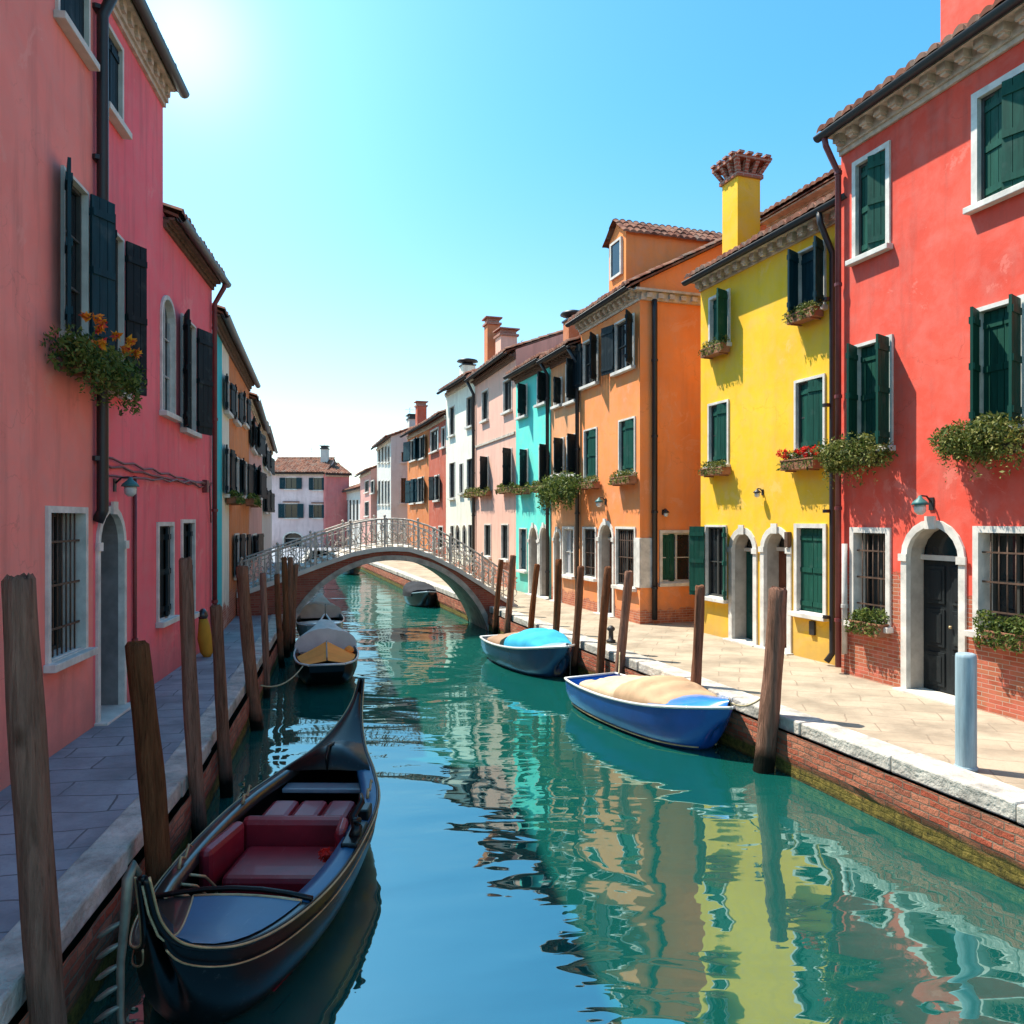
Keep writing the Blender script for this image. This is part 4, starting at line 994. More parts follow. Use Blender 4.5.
# ------------------------------------------------------------------ left bank houses
lw = lambda Y: (-3.746 - .159 * Y, Y)
def lpx(px): k = (512 - px) / FPX; return lw(3.746 / (k - .159))
P_l0 = lw(1.5); P_l1 = lpx(93); P_l2 = lpx(163); P_l3 = lpx(212)
M['p_rose'] = plaster('rose_plaster', (.93, .25, .205, 1), var=.12)
M['p_crim'] = plaster('crimson_pink_plaster', (.95, .155, .185, 1), var=.12)
F = Facade(P_l0, P_l1)
a_ = [op(F, 57, 86, -62, 36), op(F, 62, 85, 182, 338), op(F, 48, 83, 513, 655)]
xw = [dict(u0=2.2, u1=3.2, z0=.9, z1=2.5), dict(u0=2.2, u1=3.2, z0=4.6, z1=6.4)]
F = house('rose_house', 'rose pink house at the left edge with open shutters and a flower box', P_l0, P_l1, 9.42, 8, 'p_rose', a_ + xw, group=GL, ends=(True, False), oh=.26)
pane_window(F.root, F, a_[0], 'H', angs=(0, 0), fw=.07, shut='shutter_dark', frame='stone'); pane_window(F.root, F, a_[1], 'O', angs=(157, 150), fw=.05, shut='shutter_blue', frame='stone')
pane_window(F.root, F, a_[2], 'G', fw=.10, depth=.3, frame='stone_white')
for o in xw: pane_window(F.root, F, o, 'C', far=True)
planter(F, 'dark green flower box with orange and red blooms below the rose house shutters', 58, 125, 332, 404, 'mixed', 3000, .035, off=-.22, group='window boxes on the left hand houses', full=1)
FR = F
# crimson pink house: tall part and lower part
F = Facade(P_l1, P_l3)
a_ = [op(F, 103, 121, 232, 388), op(F, 161, 173, 300, 413, .9), op(F, 181, 194, 322, 430), op(F, 157.5, 171.5, 526, 618), op(F, 181.5, 193, 523, 614)]
dr = op(F, 98, 122, 512, 716, 1, z0=0)
usp = (Vector(P_l2) - Vector(P_l1)).length
F = house('crimson_house', 'long crimson pink house with arched doorway, lower at its far end', P_l1, P_l3, 7.45, 8, 'p_crim', a_ + [dr], group=GL, span=(usp, F.L), ends=(False, True), cor=(.16, 'brick'), oh=.24)
root = F.root
pane_window(root, F, a_[0], 'O', angs=(150, 150), fw=.05, shut='shutter_dark', frame='stone')
pane_window(root, F, a_[1], '', fw=.09, frame='stone_white', curtain=True); pane_window(root, F, a_[2], 'O', angs=(158, 160), fw=.05, shut='shutter_dark', frame='stone')
for o in a_[3:]: pane_window(root, F, o, 'H', angs=(0, 10), fw=.09, shut='shutter_dark')
arch_door(root, F, dr, 'door_grey', fw=.09, depth=.36, frame='stone_white', jamb='jamb_grey')
u, z = F.uv(114, 492); wall_lamp(root, u, z + .1, .8, 'lamp_green')
downpipe(root, [(.04, -.36, 9.7), (.04, -.32, 9.5), (.04, -.10, 9.0), (.04, -.10, 2.72), (.04, -.04, 2.58)], .07)
downpipe(root, [(F.L - .14, -.30, F.zt), (F.L - .14, -.27, F.zt - .15), (F.L - .16, -.09, F.zt - .5), (F.L - .16, -.09, .1)], .05, 'pipe_maroon')
u = F.uv(132, 560)[0]; downpipe(root, [(u, -.04, F.uv(132, 476)[1]), (u, -.04, .05)], .028, 'pipe_maroon', 'conduit')
cb = MB()
for k, (dz0, dz1) in enumerate(((0, 0), (.09, .05), (-.16, .1))):
    z0, z1 = 3.35 + dz0, 3.28 + dz1; n = 14
    cb.tube([(.1 + (F.L - .4) * j / n, -.035 - .012 * k, z0 + (z1 - z0) * j / n - .05 * math.sin(j * 1.7 + k) ** 2) for j in range(n + 1)], .016, 6)
cb.tube([(F.L - .45, -.05, 3.3), (F.L - .43, -.06, 2.9), (F.L - .36, -.06, 2.55), (F.L - .33, -.05, 2.7)], .014, 6)
cb.build('cables', 'pipe_maroon', root)
u = F.uv(203, 486)[0]; b = MB(); b.box(u - .08, u + .08, -.1, -.002, 3.15, 3.4); b.build('junction_box', 'pipe_maroon', root, .01)
F3 = Facade(P_l1, P_l2)
tw_ = op(F3, 103, 120, 36, 116)
F3 = house('', '', P_l1, P_l2, 9.42, 8, 'p_crim', [tw_], into=root, zbase=F.zt + .38 * .24 - .02, ends=(False, True), oh=.26)
pane_window(root, F3, tw_, 'H', angs=(0, 0), fw=.08, shut='shutter_dark', frame='stone')

# houses on beyond the crimson one
l2 = lambda px: (lambda Y: (-2.285 - .25 * Y, Y))(2.285 / ((512 - px) / FPX - .25))
l3 = lambda px: (lambda Y: (-1.544 - .28 * Y, Y))(1.544 / ((512 - px) / FPX - .28))
Q0, Q1, Q2, Q3, Q4, Q5 = P_l3, l2(222), l2(229), l2(249), l3(262), l3(272)
M['p_teal'] = plaster('teal_plaster', (.03, .52, .58, 1), var=.08)
F = house('teal_house', 'narrow teal house strip wedged beside the crimson house', Q0, Q1, 6.75, 7, 'p_teal', [], group=GL, cor=(.2, 'brick'), ends=(False, False), oh=.22)
F0 = F
F = Facade(Q1, Q2); a_ = [op(F, 224, 228, 380, 412), op(F, 224, 228, 448, 494)]
F = house('cream_house', 'narrow cream house between the teal house and the far left orange house', Q1, Q2, 6.75, 7, 'p_white', a_, group=GL, cor=(.2, 'brick'), ends=(False, False), oh=.22)
for o in a_: pane_window(F.root, F, o, 'O', angs=(174, 174), fw=.06, shut='shutter_dark')
F = Facade(Q2, Q3); a_ = [op(F, 233, 236.5, 390, 421), op(F, 242, 245, 396, 424), op(F, 233, 238, 458, 494), op(F, 241, 246, 462, 496), op(F, 234, 238, 535, 575), op(F, 242, 245, 535, 570)]
F = house('left_orange_house', 'orange house with square pink chimney on the shaded left bank', Q2, Q3, 6.75, 7, 'p_far_orange', a_, group=GL, cor=(.2, 'brick'), ends=(False, True), oh=.22)
for o in a_: pane_window(F.root, F, o, 'O', angs=(174, 174), fw=.06, shut='shutter_dark')
chimney(F.root, F.L - .4, 1.0, 6.9, 8.2, .75, .75, 'p_crim', 'flat')
planter(F, 'dark trailing flower box on the left bank orange house', 231, 239, 493, 506, 'green', 400, .05, group='window boxes on the left hand houses')
F = Facade(Q3, Q4); a_ = [op(F, 250.5, 254, 424, 450), op(F, 256, 259, 430, 452), op(F, 250.5, 254, 468, 497), op(F, 256, 259.5, 470, 497), op(F, 252, 256, 535, 556)]
F = house('blush_house', 'blush pink house with dark shutters on the left bank near the bridge', Q3, Q4, 6.3, 7, 'p_far_pink', a_, group=GL, cor=(.2, 'plain'), ends=(False, False), far=True, oh=.22)
for o in a_: pane_window(F.root, F, o, 'O', angs=(174, 174), fw=.06, shut='shutter_dark', far=True)
antenna(F.root, F.L * .8, 1.5, 7.3, 1.8)
planter(F, 'dark trailing flower box on the blush pink house above the bridge', 249, 257, 496, 508, 'green', 360, .06, group='window boxes on the left hand houses')
F = Facade(Q4, Q5); a_ = [op(F, 263.5, 265.5, 448, 468), op(F, 267.5, 269.5, 455, 472), op(F, 263.5, 265.5, 490, 512), op(F, 267.5, 269.5, 492, 512)]
F = house('grey_house', 'grey brown gabled house farthest along the left bank', Q4, Q5, 6.6, 7, 'p_grey', a_, group=GL, cor=(.2, 'plain'), far=True, oh=.22)
for o in a_: pane_window(F.root, F, o, 'O', angs=(174, 174), fw=.06, shut='shutter_dark', far=True)

# ------------------------------------------------------------------ bridge
BL = Vector((-7.36, 20.84)); bd = Vector((.951, .309)).normalized(); brz = math.atan2(bd.y, bd.x)
br = empty('footbridge', (BL.x, BL.y, 0), brz); tag(br, 'small arched brick footbridge with white stone ring and iron railings over the canal', 'bridge')
DP = [(-.1, .62), (.6, .86), (1.4, 1.14), (2.2, 1.43), (3.0, 1.70), (3.6, 1.81), (4.1, 1.84), (4.6, 1.81), (5.2, 1.62), (6.0, 1.22), (6.8, .72), (7.4, .32), (7.9, .03)]
def deck(x):
    for (a, za), (b, zb) in zip(DP, DP[1:]):
        if x <= b: t = (x - a) / (b - a); return za + (zb - za) * t
    return DP[-1][1]
ACX, ACZ, AR, BW = 4.1, -1.56, 3.0, 2.2
arch = lambda x: ACZ + math.sqrt(max(0, AR * AR - (x - ACX) ** 2)) if abs(x - ACX) < AR * .966 else -1.2
xs = [-.1 + 8.0 * k / 64 for k in range(65)]
m = MB()
for y in (0, BW):
    for a, b in zip(xs, xs[1:]):
        m.poly([(a, y, min(arch(a), deck(a) - .13)), (b, y, min(arch(b), deck(b) - .13)), (b, y, deck(b) - .12), (a, y, deck(a) - .12)])
m.poly([(-.1, 0, -1.2), (-.1, BW, -1.2), (-.1, BW, .5), (-.1, 0, .5)]); m.poly([(7.9, 0, -1.2), (7.9, BW, -1.2), (7.9, BW, -.09), (7.9, 0, -.09)])
m.build('spandrel', 'bridge_brick', br)
m = MB(); n = 40; a0 = R(14)
ring = [(ACX + AR * math.cos(a0 + (PI - 2 * a0) * k / n), ACZ + AR * math.sin(a0 + (PI - 2 * a0) * k / n)) for k in range(n + 1)]
ringo = [(ACX + (AR + .15) * math.cos(a0 + (PI - 2 * a0) * k / n), ACZ + (AR + .15) * math.sin(a0 + (PI - 2 * a0) * k / n)) for k in range(n + 1)]
for k in range(n):
    (ax, az), (bx, bz), (cx, cz), (dx, dz) = ring[k], ring[k + 1], ringo[k + 1], ringo[k]
    for y0, y1 in ((-.04, -.002), (BW + .002, BW + .04)):
        yy = y0 if y0 < 0 else y1
        m.poly([(ax, yy, az), (bx, yy, bz), (cx, yy, cz), (dx, yy, dz)])
        m.poly([(dx, y0, dz), (cx, y0, cz), (cx, y1, cz), (dx, y1, dz)]); 
    m.poly([(ax, -.04, az), (bx, -.04, bz), (bx, BW + .04, bz), (ax, BW + .04, az)])
m.build('arch_ring', 'arch_stone', br)
m = MB()
sec = [(-.09, -.13), (-.09, .0), (BW + .09, .0), (BW + .09, -.13)]
m.grid([[(x, y, deck(x) + z) for y, z in sec + sec[:1]] for x, _ in [(q, 0) for q in xs]], False)
m.face([m.vert(xs[0], y, deck(xs[0]) + z) for y, z in sec]); m.face([m.vert(xs[-1], y, deck(xs[-1]) + z) for y, z in sec][::-1])
m.build('deck', 'stone', br)
m = MB()
for k in range(26):                                     # shallow steps
    x = .1 + k * .3; m.box(x, x + .16, .1, BW - .1, deck(x + .08) - .02, deck(x + .08) + .05)
m.build('steps', 'stone', br)
for y in (.0, BW):
    m = MB(); top = .80
    m.tube([(x, y, deck(x) + top) for x in xs[::2]], .028, 7); m.tube([(x, y, deck(x) + .09) for x in xs[::2]], .016, 6); m.tube([(x, y, deck(x) + top - .13) for x in xs[::2]], .014, 6)
    nb = 52
    for k in range(nb):
        x = .02 + (7.75) * k / (nb - 1); z = deck(x); m.tube([(x, y, z - .02), (x, y, z + top)], .016, 5)
        if k % 2 == 0 and k < nb - 1:
            cx, cz, rr = x + .155, z + .36, .12
            m.tube([(cx + rr * math.cos(t * PI / 6), y + .004, deck(cx) + .30 + rr * math.sin(t * PI / 6)) for t in range(13)], .014, 5)
            m.tube([(cx + .05 * math.cos(t * PI / 4), y - .004, deck(cx) + .55 + .09 * math.sin(t * PI / 4)) for t in range(9)], .013, 5)
    rl = m.build('railing', 'rail', br)
    for k in range(9):
        x = .02 + 7.75 * k / 8; p = MB(); p.box(x - .026, x + .026, y - .026, y + .026, deck(x) - .03, deck(x) + top + .05); p.lathe((x, y, deck(x) + top + .05), [(.02, 0), (.042, .03), (.042, .055), (.012, .085)], 8); p.build('post', 'rail', rl)

# ------------------------------------------------------------------ mooring piles
def pile(label, bx, by, tpx, tpy, r, group, mat='pile', cut=0.0, ty=None, zb=-1.5):
    """driven into the canal bed at (bx, by) on the waterline, its head seen at (tpx, tpy) in the photo"""
    Y = by if ty is None else ty; T = Vector(((tpx - 512) / FPX * Y, Y, EYE + (HOR - tpy) / FPX * Y)); B = Vector((bx, by, WATER))
    d_ = (T - B); B0 = B + d_ * ((zb - B.z) / d_.z); rr = random.Random(sum(map(ord, label)))
    m = MB(); N_ = 22; K = 20; rings = []; ph = rr.uniform(0, 6); bend = Vector((rr.uniform(-.05, .05), rr.uniform(-.05, .05), 0))
    u = d_.normalized().orthogonal().normalized(); w = d_.normalized().cross(u)
    lob = [rr.uniform(.90, 1.08) for _ in range(K)]
    for k in range(N_ + 1):
        t = k / N_; c = B0.lerp(T, t) + bend * math.sin(PI * t); rad = r * (1.08 - .16 * t)
        rings.append([m.vert(c + (u * math.cos(2 * PI * j / K) + w * math.sin(2 * PI * j / K)) * rad * (lob[j] + .045 * math.sin(t * 9 + j * .8 + ph) + .03 * math.sin(t * 21 + ph * 2))) for j in range(K)])
    c = T + d_.normalized() * r * .22
    rings.append([m.vert(c + (u * math.cos(2 * PI * j / K) + w * math.sin(2 * PI * j / K)) * r * .72 * lob[j] + Vector((0, 0, rr.uniform(-.02, .02)))) for j in range(K)])
    for a, b in zip(rings, rings[1:]):
        for j in range(K): m.face((a[j], a[(j + 1) % K], b[(j + 1) % K], b[j]), True)
    m.face(rings[-1]); m.face(rings[0][::-1])
    return tag(m.build('mooring_pole', mat), label, 'mooring pole', group)
GLP = 'mooring poles along the left quay'; GRP = 'mooring poles along the right quay'
for a in [
    ('thick weathered mooring pole at the left edge of the photo, leaning towards the wall', -2.60, 4.40, 19, 580, .096, 'pile'),
    ("short thick flat topped mooring pole standing at the gondola's bow", -2.83, 6.15, 137, 645, .097, 'pile'),
    ('grey knotted mooring pole in front of the crimson house, second after the short thick one', -3.16, 7.85, 185.5, 560, .075, 'pile'),
    ('mooring pole whose top meets the teal house strip, beside the gondola', -3.42, 9.2, 216, 607, .072, 'pile'),
    ('reddish mooring pole with rounded head just before the left end of the bridge railing', -4.02, 12.2, 242, 567, .098, 'pile_red'),
    ('thin mooring pole seen against the left bridge railing, right of the rounded head pole', -4.58, 14.35, 263, 574, .062, 'pile_red'),
    ('thin reddish mooring pole level with the middle of the orange covered boat', -5.12, 17.2, 277, 575, .066, 'pile_red'),
    ('tall mooring pole in front of the left bridge abutment, first of a close trio', -5.48, 18.6, 284, 558, .072, 'pile_red'),
    ('tall mooring pole in the middle of the close trio by the left bridge abutment', -5.60, 19.4, 290.5, 558, .07, 'pile_red'),
    ('farthest mooring pole of the close trio, touching the brick of the bridge', -5.66, 19.9, 296, 565, .07, 'pile_red')]:
    pile(a[0], a[1], a[2], a[3], a[4], a[5], GLP, a[6])
for lab, bpx, tpx, tpy, r, mt, off in [
    ('short mooring pole right at the foot of the bridge, nearest to its arch', 495, 501, 560, .075, 'pile', .1),
    ('mooring pole at the right end of the bridge railing, second from the arch', 506, 513, 556, .09, 'pile_red', .1),
    ('slim mooring pole in front of the turquoise house door', 529, 537, 565, .075, 'pile_red', .12),
    ('mooring pole between the turquoise and salmon houses, behind the cyan covered boat', 553, 559, 560, .08, 'pile', .12),
    ("mooring pole just right of the cyan covered boat's bow", 573, 581, 567, .08, 'pile', .12),
    ('mooring pole in front of the orange house door', 600, 608, 568, .085, 'pile', .14),
    ('slanting mooring pole behind the stern of the tan covered blue boat', 616, 629, 572, .085, 'pile', .14),
    ('mooring pole behind the tan tarp, in front of the yellow house corner', 690, 700, 587, .085, 'pile', .14),
    ('thick leaning mooring pole in the water beside the bow of the tan covered blue boat', 761, 778, 590, .125, 'pile', .22)]:
    k = (bpx - 512) / FPX; Y = (6.86 - off) / (k + .33); pile(lab, k * Y, Y, tpx, tpy, r, GRP, mt, zb=-1.5)
# pale blue painted post on the walkway
p = at(966, 768, 0); m = MB(); c = Vector((p.x, p.y, -.01))
m.lathe(c, [(.098, 0), (.1, .02), (.1, 1.17), (.094, 1.205), (.07, 1.215)], 24); m.lathe(c, [(.112, 0.0), (.112, .03), (.101, .04)], 24)
tag(m.build('painted_post', 'post_blue'), 'pale blue painted round post standing on the sunny walkway', 'post')
p = at(611, 642, 0); m = MB(); m.lathe((p.x, p.y, -.01), [(.1, 0), (.1, .05), (.055, .07), (.05, .24), (.085, .27), (.085, .31), (.03, .36)], 14)
tag(m.build('iron_bollard', 'iron'), 'small black iron bollard on the walkway between two mooring poles', 'bollard')

# ------------------------------------------------------------------ boats
def interp(st, s):
    for a, b in zip(st, st[1:]):
        if s <= b[0]:
            t = (s - a[0]) / (b[0] - a[0]); t = max(0, t); return [a[i] + (b[i] - a[i]) * t for i in range(len(a))]
    return list(st[-1])
def smooth_st(st, n):
    """resample the stations (s, half beam, sheer, keel) with a Catmull-Rom curve"""
    o = []
    for i in range(len(st) - 1):
        p0, p1, p2, p3 = st[max(i - 1, 0)], st[i], st[i + 1], st[min(i + 2, len(st) - 1)]
        for j in range(n):
            t = j / n; q = []
            for c in range(4):
                h_ = p2[0] - p1[0]; m1 = (p2[c] - p0[c]) / max(1e-6, p2[0] - p0[0]) * h_; m2 = (p3[c] - p1[c]) / max(1e-6, p3[0] - p1[0]) * h_
                q.append((2 * t ** 3 - 3 * t * t + 1) * p1[c] + (t ** 3 - 2 * t * t + t) * m1 + (-2 * t ** 3 + 3 * t * t) * p2[c] + (t ** 3 - t * t) * m2)
            q[0] = p1[0] + (p2[0] - p1[0]) * t; q[1] = max(.012, q[1]); o.append(q)
    o.append(list(st[-1])); return o
def section(b, g, k, flare=.85, n=12, th=0):
    P = []
    for j in range(n + 1):
        a = PI * j / n; c = math.cos(a); x = -(b - th) * math.copysign(abs(c) ** flare, c); z = g - (g - k - th) * math.sin(a) ** .78; P.append((x, z))
    return P
def boat(label, bow, stern, st, hull='boat_blue', trim='boat_white', inner=None, cat='boat', group=None, nm='boat', trim_r=.022, rake=.38):
    """local y runs from the end at `bow` to the end at `stern`; stations are in metres"""
    bow, stern = Vector(bow), Vector(stern); d_ = (stern - bow); L = d_.length; rz = math.atan2(-d_.x, d_.y)
    root = empty(nm, (bow.x, bow.y, WATER), rz); tag(root, label, cat, group)
    kk = L / st[-1][0]; st = smooth_st([(s * kk, b, g, k) for s, b, g, k in st], 8)
    rk = lambda s, z, g, k: s + rake * (1 - max(0, min(1, (z - k) / (g - k)))) ** 1.4 * max(0, 1 - s / 1.1) ** 1.3
    m = MB(); rows = [[(x, rk(s, z, g, k), z) for x, z in section(b, g, k)] for s, b, g, k in st]
    m.grid(rows, True); m.poly(rows[0]); m.poly(rows[-1][::-1])
    h = m.build('hull', hull, root)
    m = MB(); rows = [[(x, rk(s, z, g, k), z) for x, z in section(b, g - .0, k + .10, th=min(.04, b * .5))][::-1] for s, b, g, k in [q for q in st if q[0] > .5 and q[0] < st[-1][0] - .12]]
    m.grid(rows, True); m.poly(rows[0]); m.poly(rows[-1][::-1]); m.build('inner_hull', inner or hull, h)
    m = MB()
    for sg in (-1, 1): m.tube([(sg * b, s, g + .004) for s, b, g, k in st], trim_r, 8)
    s, b, g, k = st[0]; m.tube([(-b, s, g + .004), (b, s, g + .004)], trim_r, 8); s, b, g, k = st[-1]; m.tube([(-b, s, g + .004), (b, s, g + .004)], trim_r, 8)
    m.build('gunwale', trim, root)
    return root, st
def deck_panel(root, st, s0, s1, mat, name='deck', dz=.01, crown=.04, w=1.0, side=None):
    m = MB(); rows = []
    for s, b, g, k in [q for q in [interp(st, s0)] + [q for q in st if s0 < q[0] < s1] + [interp(st, s1)]]:
        rows.append([(b * w * t, s, g + dz + crown * (1 - t * t)) for t in (-1, -.6, -.2, .2, .6, 1)])
    m.grid(rows, True); lo = [[(x, y, z - .03) for x, y, z in r] for r in rows]
    m.grid([lo[-1], rows[-1]], False); m.grid([rows[0], lo[0]], False)
    return m.build(name, mat, root)
from mathutils import noise as mnoise
def tarp(root, st, s0, s1, mat, h0, h1, hm=None, name='tarp', over=.03, n=12, pw=.8, sag=.0):
    hm = (h0 + h1) / 2 if hm is None else hm; m = MB(); rows = []; n = n * 2
    for i in range(n + 1):
        t = i / n; s, b, g, k = interp(st, s0 + (s1 - s0) * t); h = h0 * (1 - t) ** 2 + 2 * (2 * hm - (h0 + h1) / 2) * t * (1 - t) + h1 * t * t
        b = max(.02, b + over); h *= 1 - .13 * abs(math.sin(PI * t * 3)) ** 3; row = [(-b, s, g - (.10 if over > 0 else .03))]
        for j in range(33):
            a = PI * j / 32; c = math.cos(a); x = -b * math.copysign(abs(c) ** pw, c)
            q = mnoise.noise(Vector((x * 2.2, s * 4.5 + x, name.__len__()))) + .5 * mnoise.noise(Vector((x * 9, s * 5, 3.1)))
            row.append((x, s, g + .015 + h * math.sin(a) ** .8 + (.045 * q - abs(q) * .02) * math.sin(a)))
        row.append((b, s, g - (.10 if over > 0 else .03))); rows.append(row)
    m.grid(rows, True)
    if h0 > .05: m.poly([p for p in rows[0]])
    if h1 > .05: m.poly([p for p in rows[-1]][::-1])
    return m.build(name, mat, root)
def box_part(root, name, mat, x0, x1, y0, y1, z0, z1, bev=.03, T=None):
    m = MB(); m.box(x0, x1, y0, y1, z0, z1, T); return m.build(name, mat, root, bev)

# gondola
GB = [(0, .018, 1.32, .86), (.10, .04, 1.02, .50), (.26, .12, .80, .22), (.55, .33, .64, .02), (1.0, .52, .56, -.10), (1.7, .67, .52, -.16), (2.6, .72, .51, -.17), (3.4, .675, .52, -.16), (4.1, .49, .57, -.12), (4.7, .275, .65, -.03), (5.2, .13, .80, .16), (5.6, .05, .98, .48), (5.85, .018, 1.20, .85)]
root, st = boat('long black gondola with red leather seats and sky-tinted foredeck in the left foreground', (-2.06, 4.28), (-2.00, 10.2), GB, 'gond_black', 'gond_black', 'gond_black', 'gondola', nm='gondola', trim_r=.018)
m = MB()
for sg in (-1, 1):
    m.tube([(sg * (b + .021), s, g + .008) for s, b, g, k in st], .008, 6)
    m.tube([(sg * (b * .985 + .012), s, g - .10 - .02 * math.sin(s)) for s, b, g, k in st[10:-14]], .0065, 6)
m.build('brass_trim', 'gold', root)
deck_panel(root, st, .12, 1.30, 'gond_deck', 'foredeck', .012, .05)
m = MB(); rows = []                                     # foredeck hatch, set to one side; its blue is painted sky reflection
for i in range(9):
    s = .32 + (1.27 - .32) * i / 8; _, b, g, k = interp(st, s); a, c = -b * .42 * (i / 8) ** .8 - .01, b * .90
    rows.append([(a + (c - a) * t / 5, s, g + .022 + .05 * (1 - ((a + (c - a) * t / 5) / b) ** 2)) for t in range(6)])
m.grid(rows, True); lo = [[(x, y, z - .02) for x, y, z in r] for r in rows]; m.grid([lo[-1], rows[-1]], False); m.grid([rows[0], lo[0]], False); m.grid([[r[0] for r in rows], [r[0] for r in lo]], False)
hatch = m.build('sky_sheen_hatch', 'gond_sky_sheen', root)
m = MB(); m.tube([r[0] for r in rows], .008, 6); m.tube(rows[-1], .012, 6); m.build('hatch_trim', 'gold', hatch)
m = MB(); _, b, g, k = interp(st, 1.30); m.tube([(b * t, 1.31 + .05 * (1 - t * t), g + .03 + .05 * (1 - t * t)) for t in (-1, -.7, -.35, 0, .35, .7, 1)], .02, 8); m.build('coaming', 'gond_black', root)
for sg in (-1, 1):                                      # side decks, the right one in the painted sky-reflection blue
    m = MB(); rows = []
    for s, b, g, k in [q for q in st if 1.25 < q[0] < 4.25]:
        wdt = .13 if sg < 0 else .17; rows.append([(sg * b, s, g + .012), (sg * (b - wdt * .5), s, g + .028), (sg * (b - wdt), s, g + .022), (sg * (b - wdt), s, g - .06)])
    m.grid(rows if sg > 0 else [r[::-1] for r in rows], True); m.build('side_deck', 'gond_sky_sheen' if sg > 0 else 'gond_deck', root)
m = MB(); rows = []
for s, b, g, k in [q for q in st if 1.0 < q[0] < 4.4]: rows.append([(-b * .80, s, .075), (b * .80, s, .075)])
m.grid(rows, False); m.build('floor', 'red_carpet', root)
seat = box_part(root, 'seat', 'red_leather', -.40, .46, 2.12, 2.78, .07, .34, .05)
box_part(root, 'backrest', 'red_leather', -.47, .50, 2.79, 2.92, .08, .57, .06)
T = Matrix.Translation((-.50, 2.45, 0)) @ Matrix.Rotation(R(-6), 4, 'Z'); box_part(root, 'armrest', 'red_leather', -.06, .06, -.34, .33, .2, .57, .055, T)
T = Matrix.Translation((.50, 2.62, 0)) @ Matrix.Rotation(R(6), 4, 'Z'); box_part(root, 'armrest', 'red_leather', -.04, .05, -.16, .16, .24, .60, .04, T)
for x in (-.29, .0, .29): box_part(root, 'cushion', 'red_leather', x - .14, x + .14, 3.14, 3.62, .30, .45, .05)
box_part(root, 'bench', 'gond_black', -.46, .48, 3.12, 3.66, .06, .295, .01)
box_part(root, 'thwart', 'grey_plank', -.44, .44, 3.92, 4.12, .40, .45, .012)
m = MB(); m.lathe((-.26, 1.78, .06), [(.10, 0), (.125, .05), (.125, .13), (.09, .17)], 16); m.build('footstool', 'red_leather', root)
m = MB(); m.lathe((-.42, 1.62, .06), [(.09, 0), (.11, .05), (.11, .11), (.08, .14)], 16); m.build('footstool', 'red_leather', root)
m = MB(); m.lathe((.02, 1.62, .075), [(.022, 0), (.03, .06), (.018, .12), (.02, .16)], 10); m.build('vase', 'boat_white', root)
deck_panel(root, st, 4.22, 5.72, 'gond_black', 'afterdeck', .012, .05)
m = MB(); _, b, g, k = interp(st, 4.25)
bb = lambda y: interp(st, y)[1]; gg = lambda y: interp(st, y)[2]
m.grid([[(bb(4.22 + dy) * t, 4.22 + dy, gg(4.22 + dy) + .01 + hz * (1 - abs(t) ** 1.6)) for t in (-.93, -.6, -.3, 0, .3, .6, .93)] for dy, hz in ((-.12, .02), (-.10, .16), (.02, .22), (.30, .15), (.6, .04))], True); m.build('deck_hood', 'gond_black', root)
m = MB(); m.tube([(0, 4.12, .58), (0, 4.05, .75), (0, 4.15, .84), (0, 4.4, .80)], .015, 6); m.build('hood_ornament', 'gond_black', root)
# oarlock of carved wood on the right side, plus brass sea-horse mounts
m = MB(); _, b, g, k = interp(st, 2.45); x = b - .07
m.tube([(x, 2.42, g), (x + .03, 2.45, g + .12), (x - .02, 2.50, g + .20), (x + .05, 2.56, g + .30), (x + .02, 2.66, g + .33)], [.06, .05, .04, .03, .02], 8)
m.tube([(x + .02, 2.47, g + .14), (x + .06, 2.38, g + .21), (x + .02, 2.30, g + .24)], [.035, .028, .015], 8); m.build('oarlock', 'gond_black', root)
m = MB(); m.box(x - .07, x + .07, 2.25, 2.75, g + .012, g + .06); m.box(x - .05, x + .05, 2.85, 3.05, g + .012, g + .12); m.build('oarlock_block', 'gond_black', root, .015)
for sx, yy in ((-1, 1.95), (-1, 3.35), (1, 3.5)):
    _, b, g, k = interp(st, yy); m = MB(); x = sx * (b - .08)
    m.tube([(x, yy - .12, g + .02), (x, yy - .08, g + .10), (x, yy, g + .06), (x, yy + .07, g + .14), (x, yy + .13, g + .10)], [.018, .016, .014, .012, .008], 6); m.build('brass_mount', 'gold', root)
m = MB()
for k in range(5): leaves(m, (.47 + rnd.uniform(-.03, .03), 2.20 + rnd.uniform(-.03, .03), .5), (.05, .05, .05), 16, .03)
m.build('red_tassel', 'petal_red', root)
for k in range(3):
    m = MB(); yy = 1.5 + k * .16; m.tube([(-.52, yy, .50), (-.44, yy + .1, .44), (-.40, yy + .22, .30), (-.42, yy + .3, .12)], .012, 6); m.build('rib', 'gold', root)
# bow iron with its comb
m = MB(); sp = [(-.005, -.03, 1.36), (-.02, -.05, 1.42), (-.04, -.08, 1.36), (-.05, -.09, 1.15), (-.075, -.09, .9), (-.08, -.08, .6), (-.05, -.06, .32), (-.03, -.03, .1)]
m.tube(sp, [.02, .03, .03, .026, .022, .018, .016, .01], 8); iron = m.build('bow_iron', 'steel', root)
for k in range(7):
    z = 1.13 - .115 * k; x = -.06 - .004 * k; m = MB()
    m.tube([(x, -.09, z), (x - .06, -.10, z - .03), (x - .115, -.10, z - .07), (x - .14, -.10, z - .085)], [.010, .017, .015, .005], 7); m.build('comb_tooth', 'steel', iron)
m = MB(); m.tube([(.0, .0, 1.28), (.01, .05, 1.10), (.03, .12, .94), (.06, .22, .82), (.12, .36, .73), (.2, .5, .69)], .007, 6); m.build('bow_rope', 'rope', root)

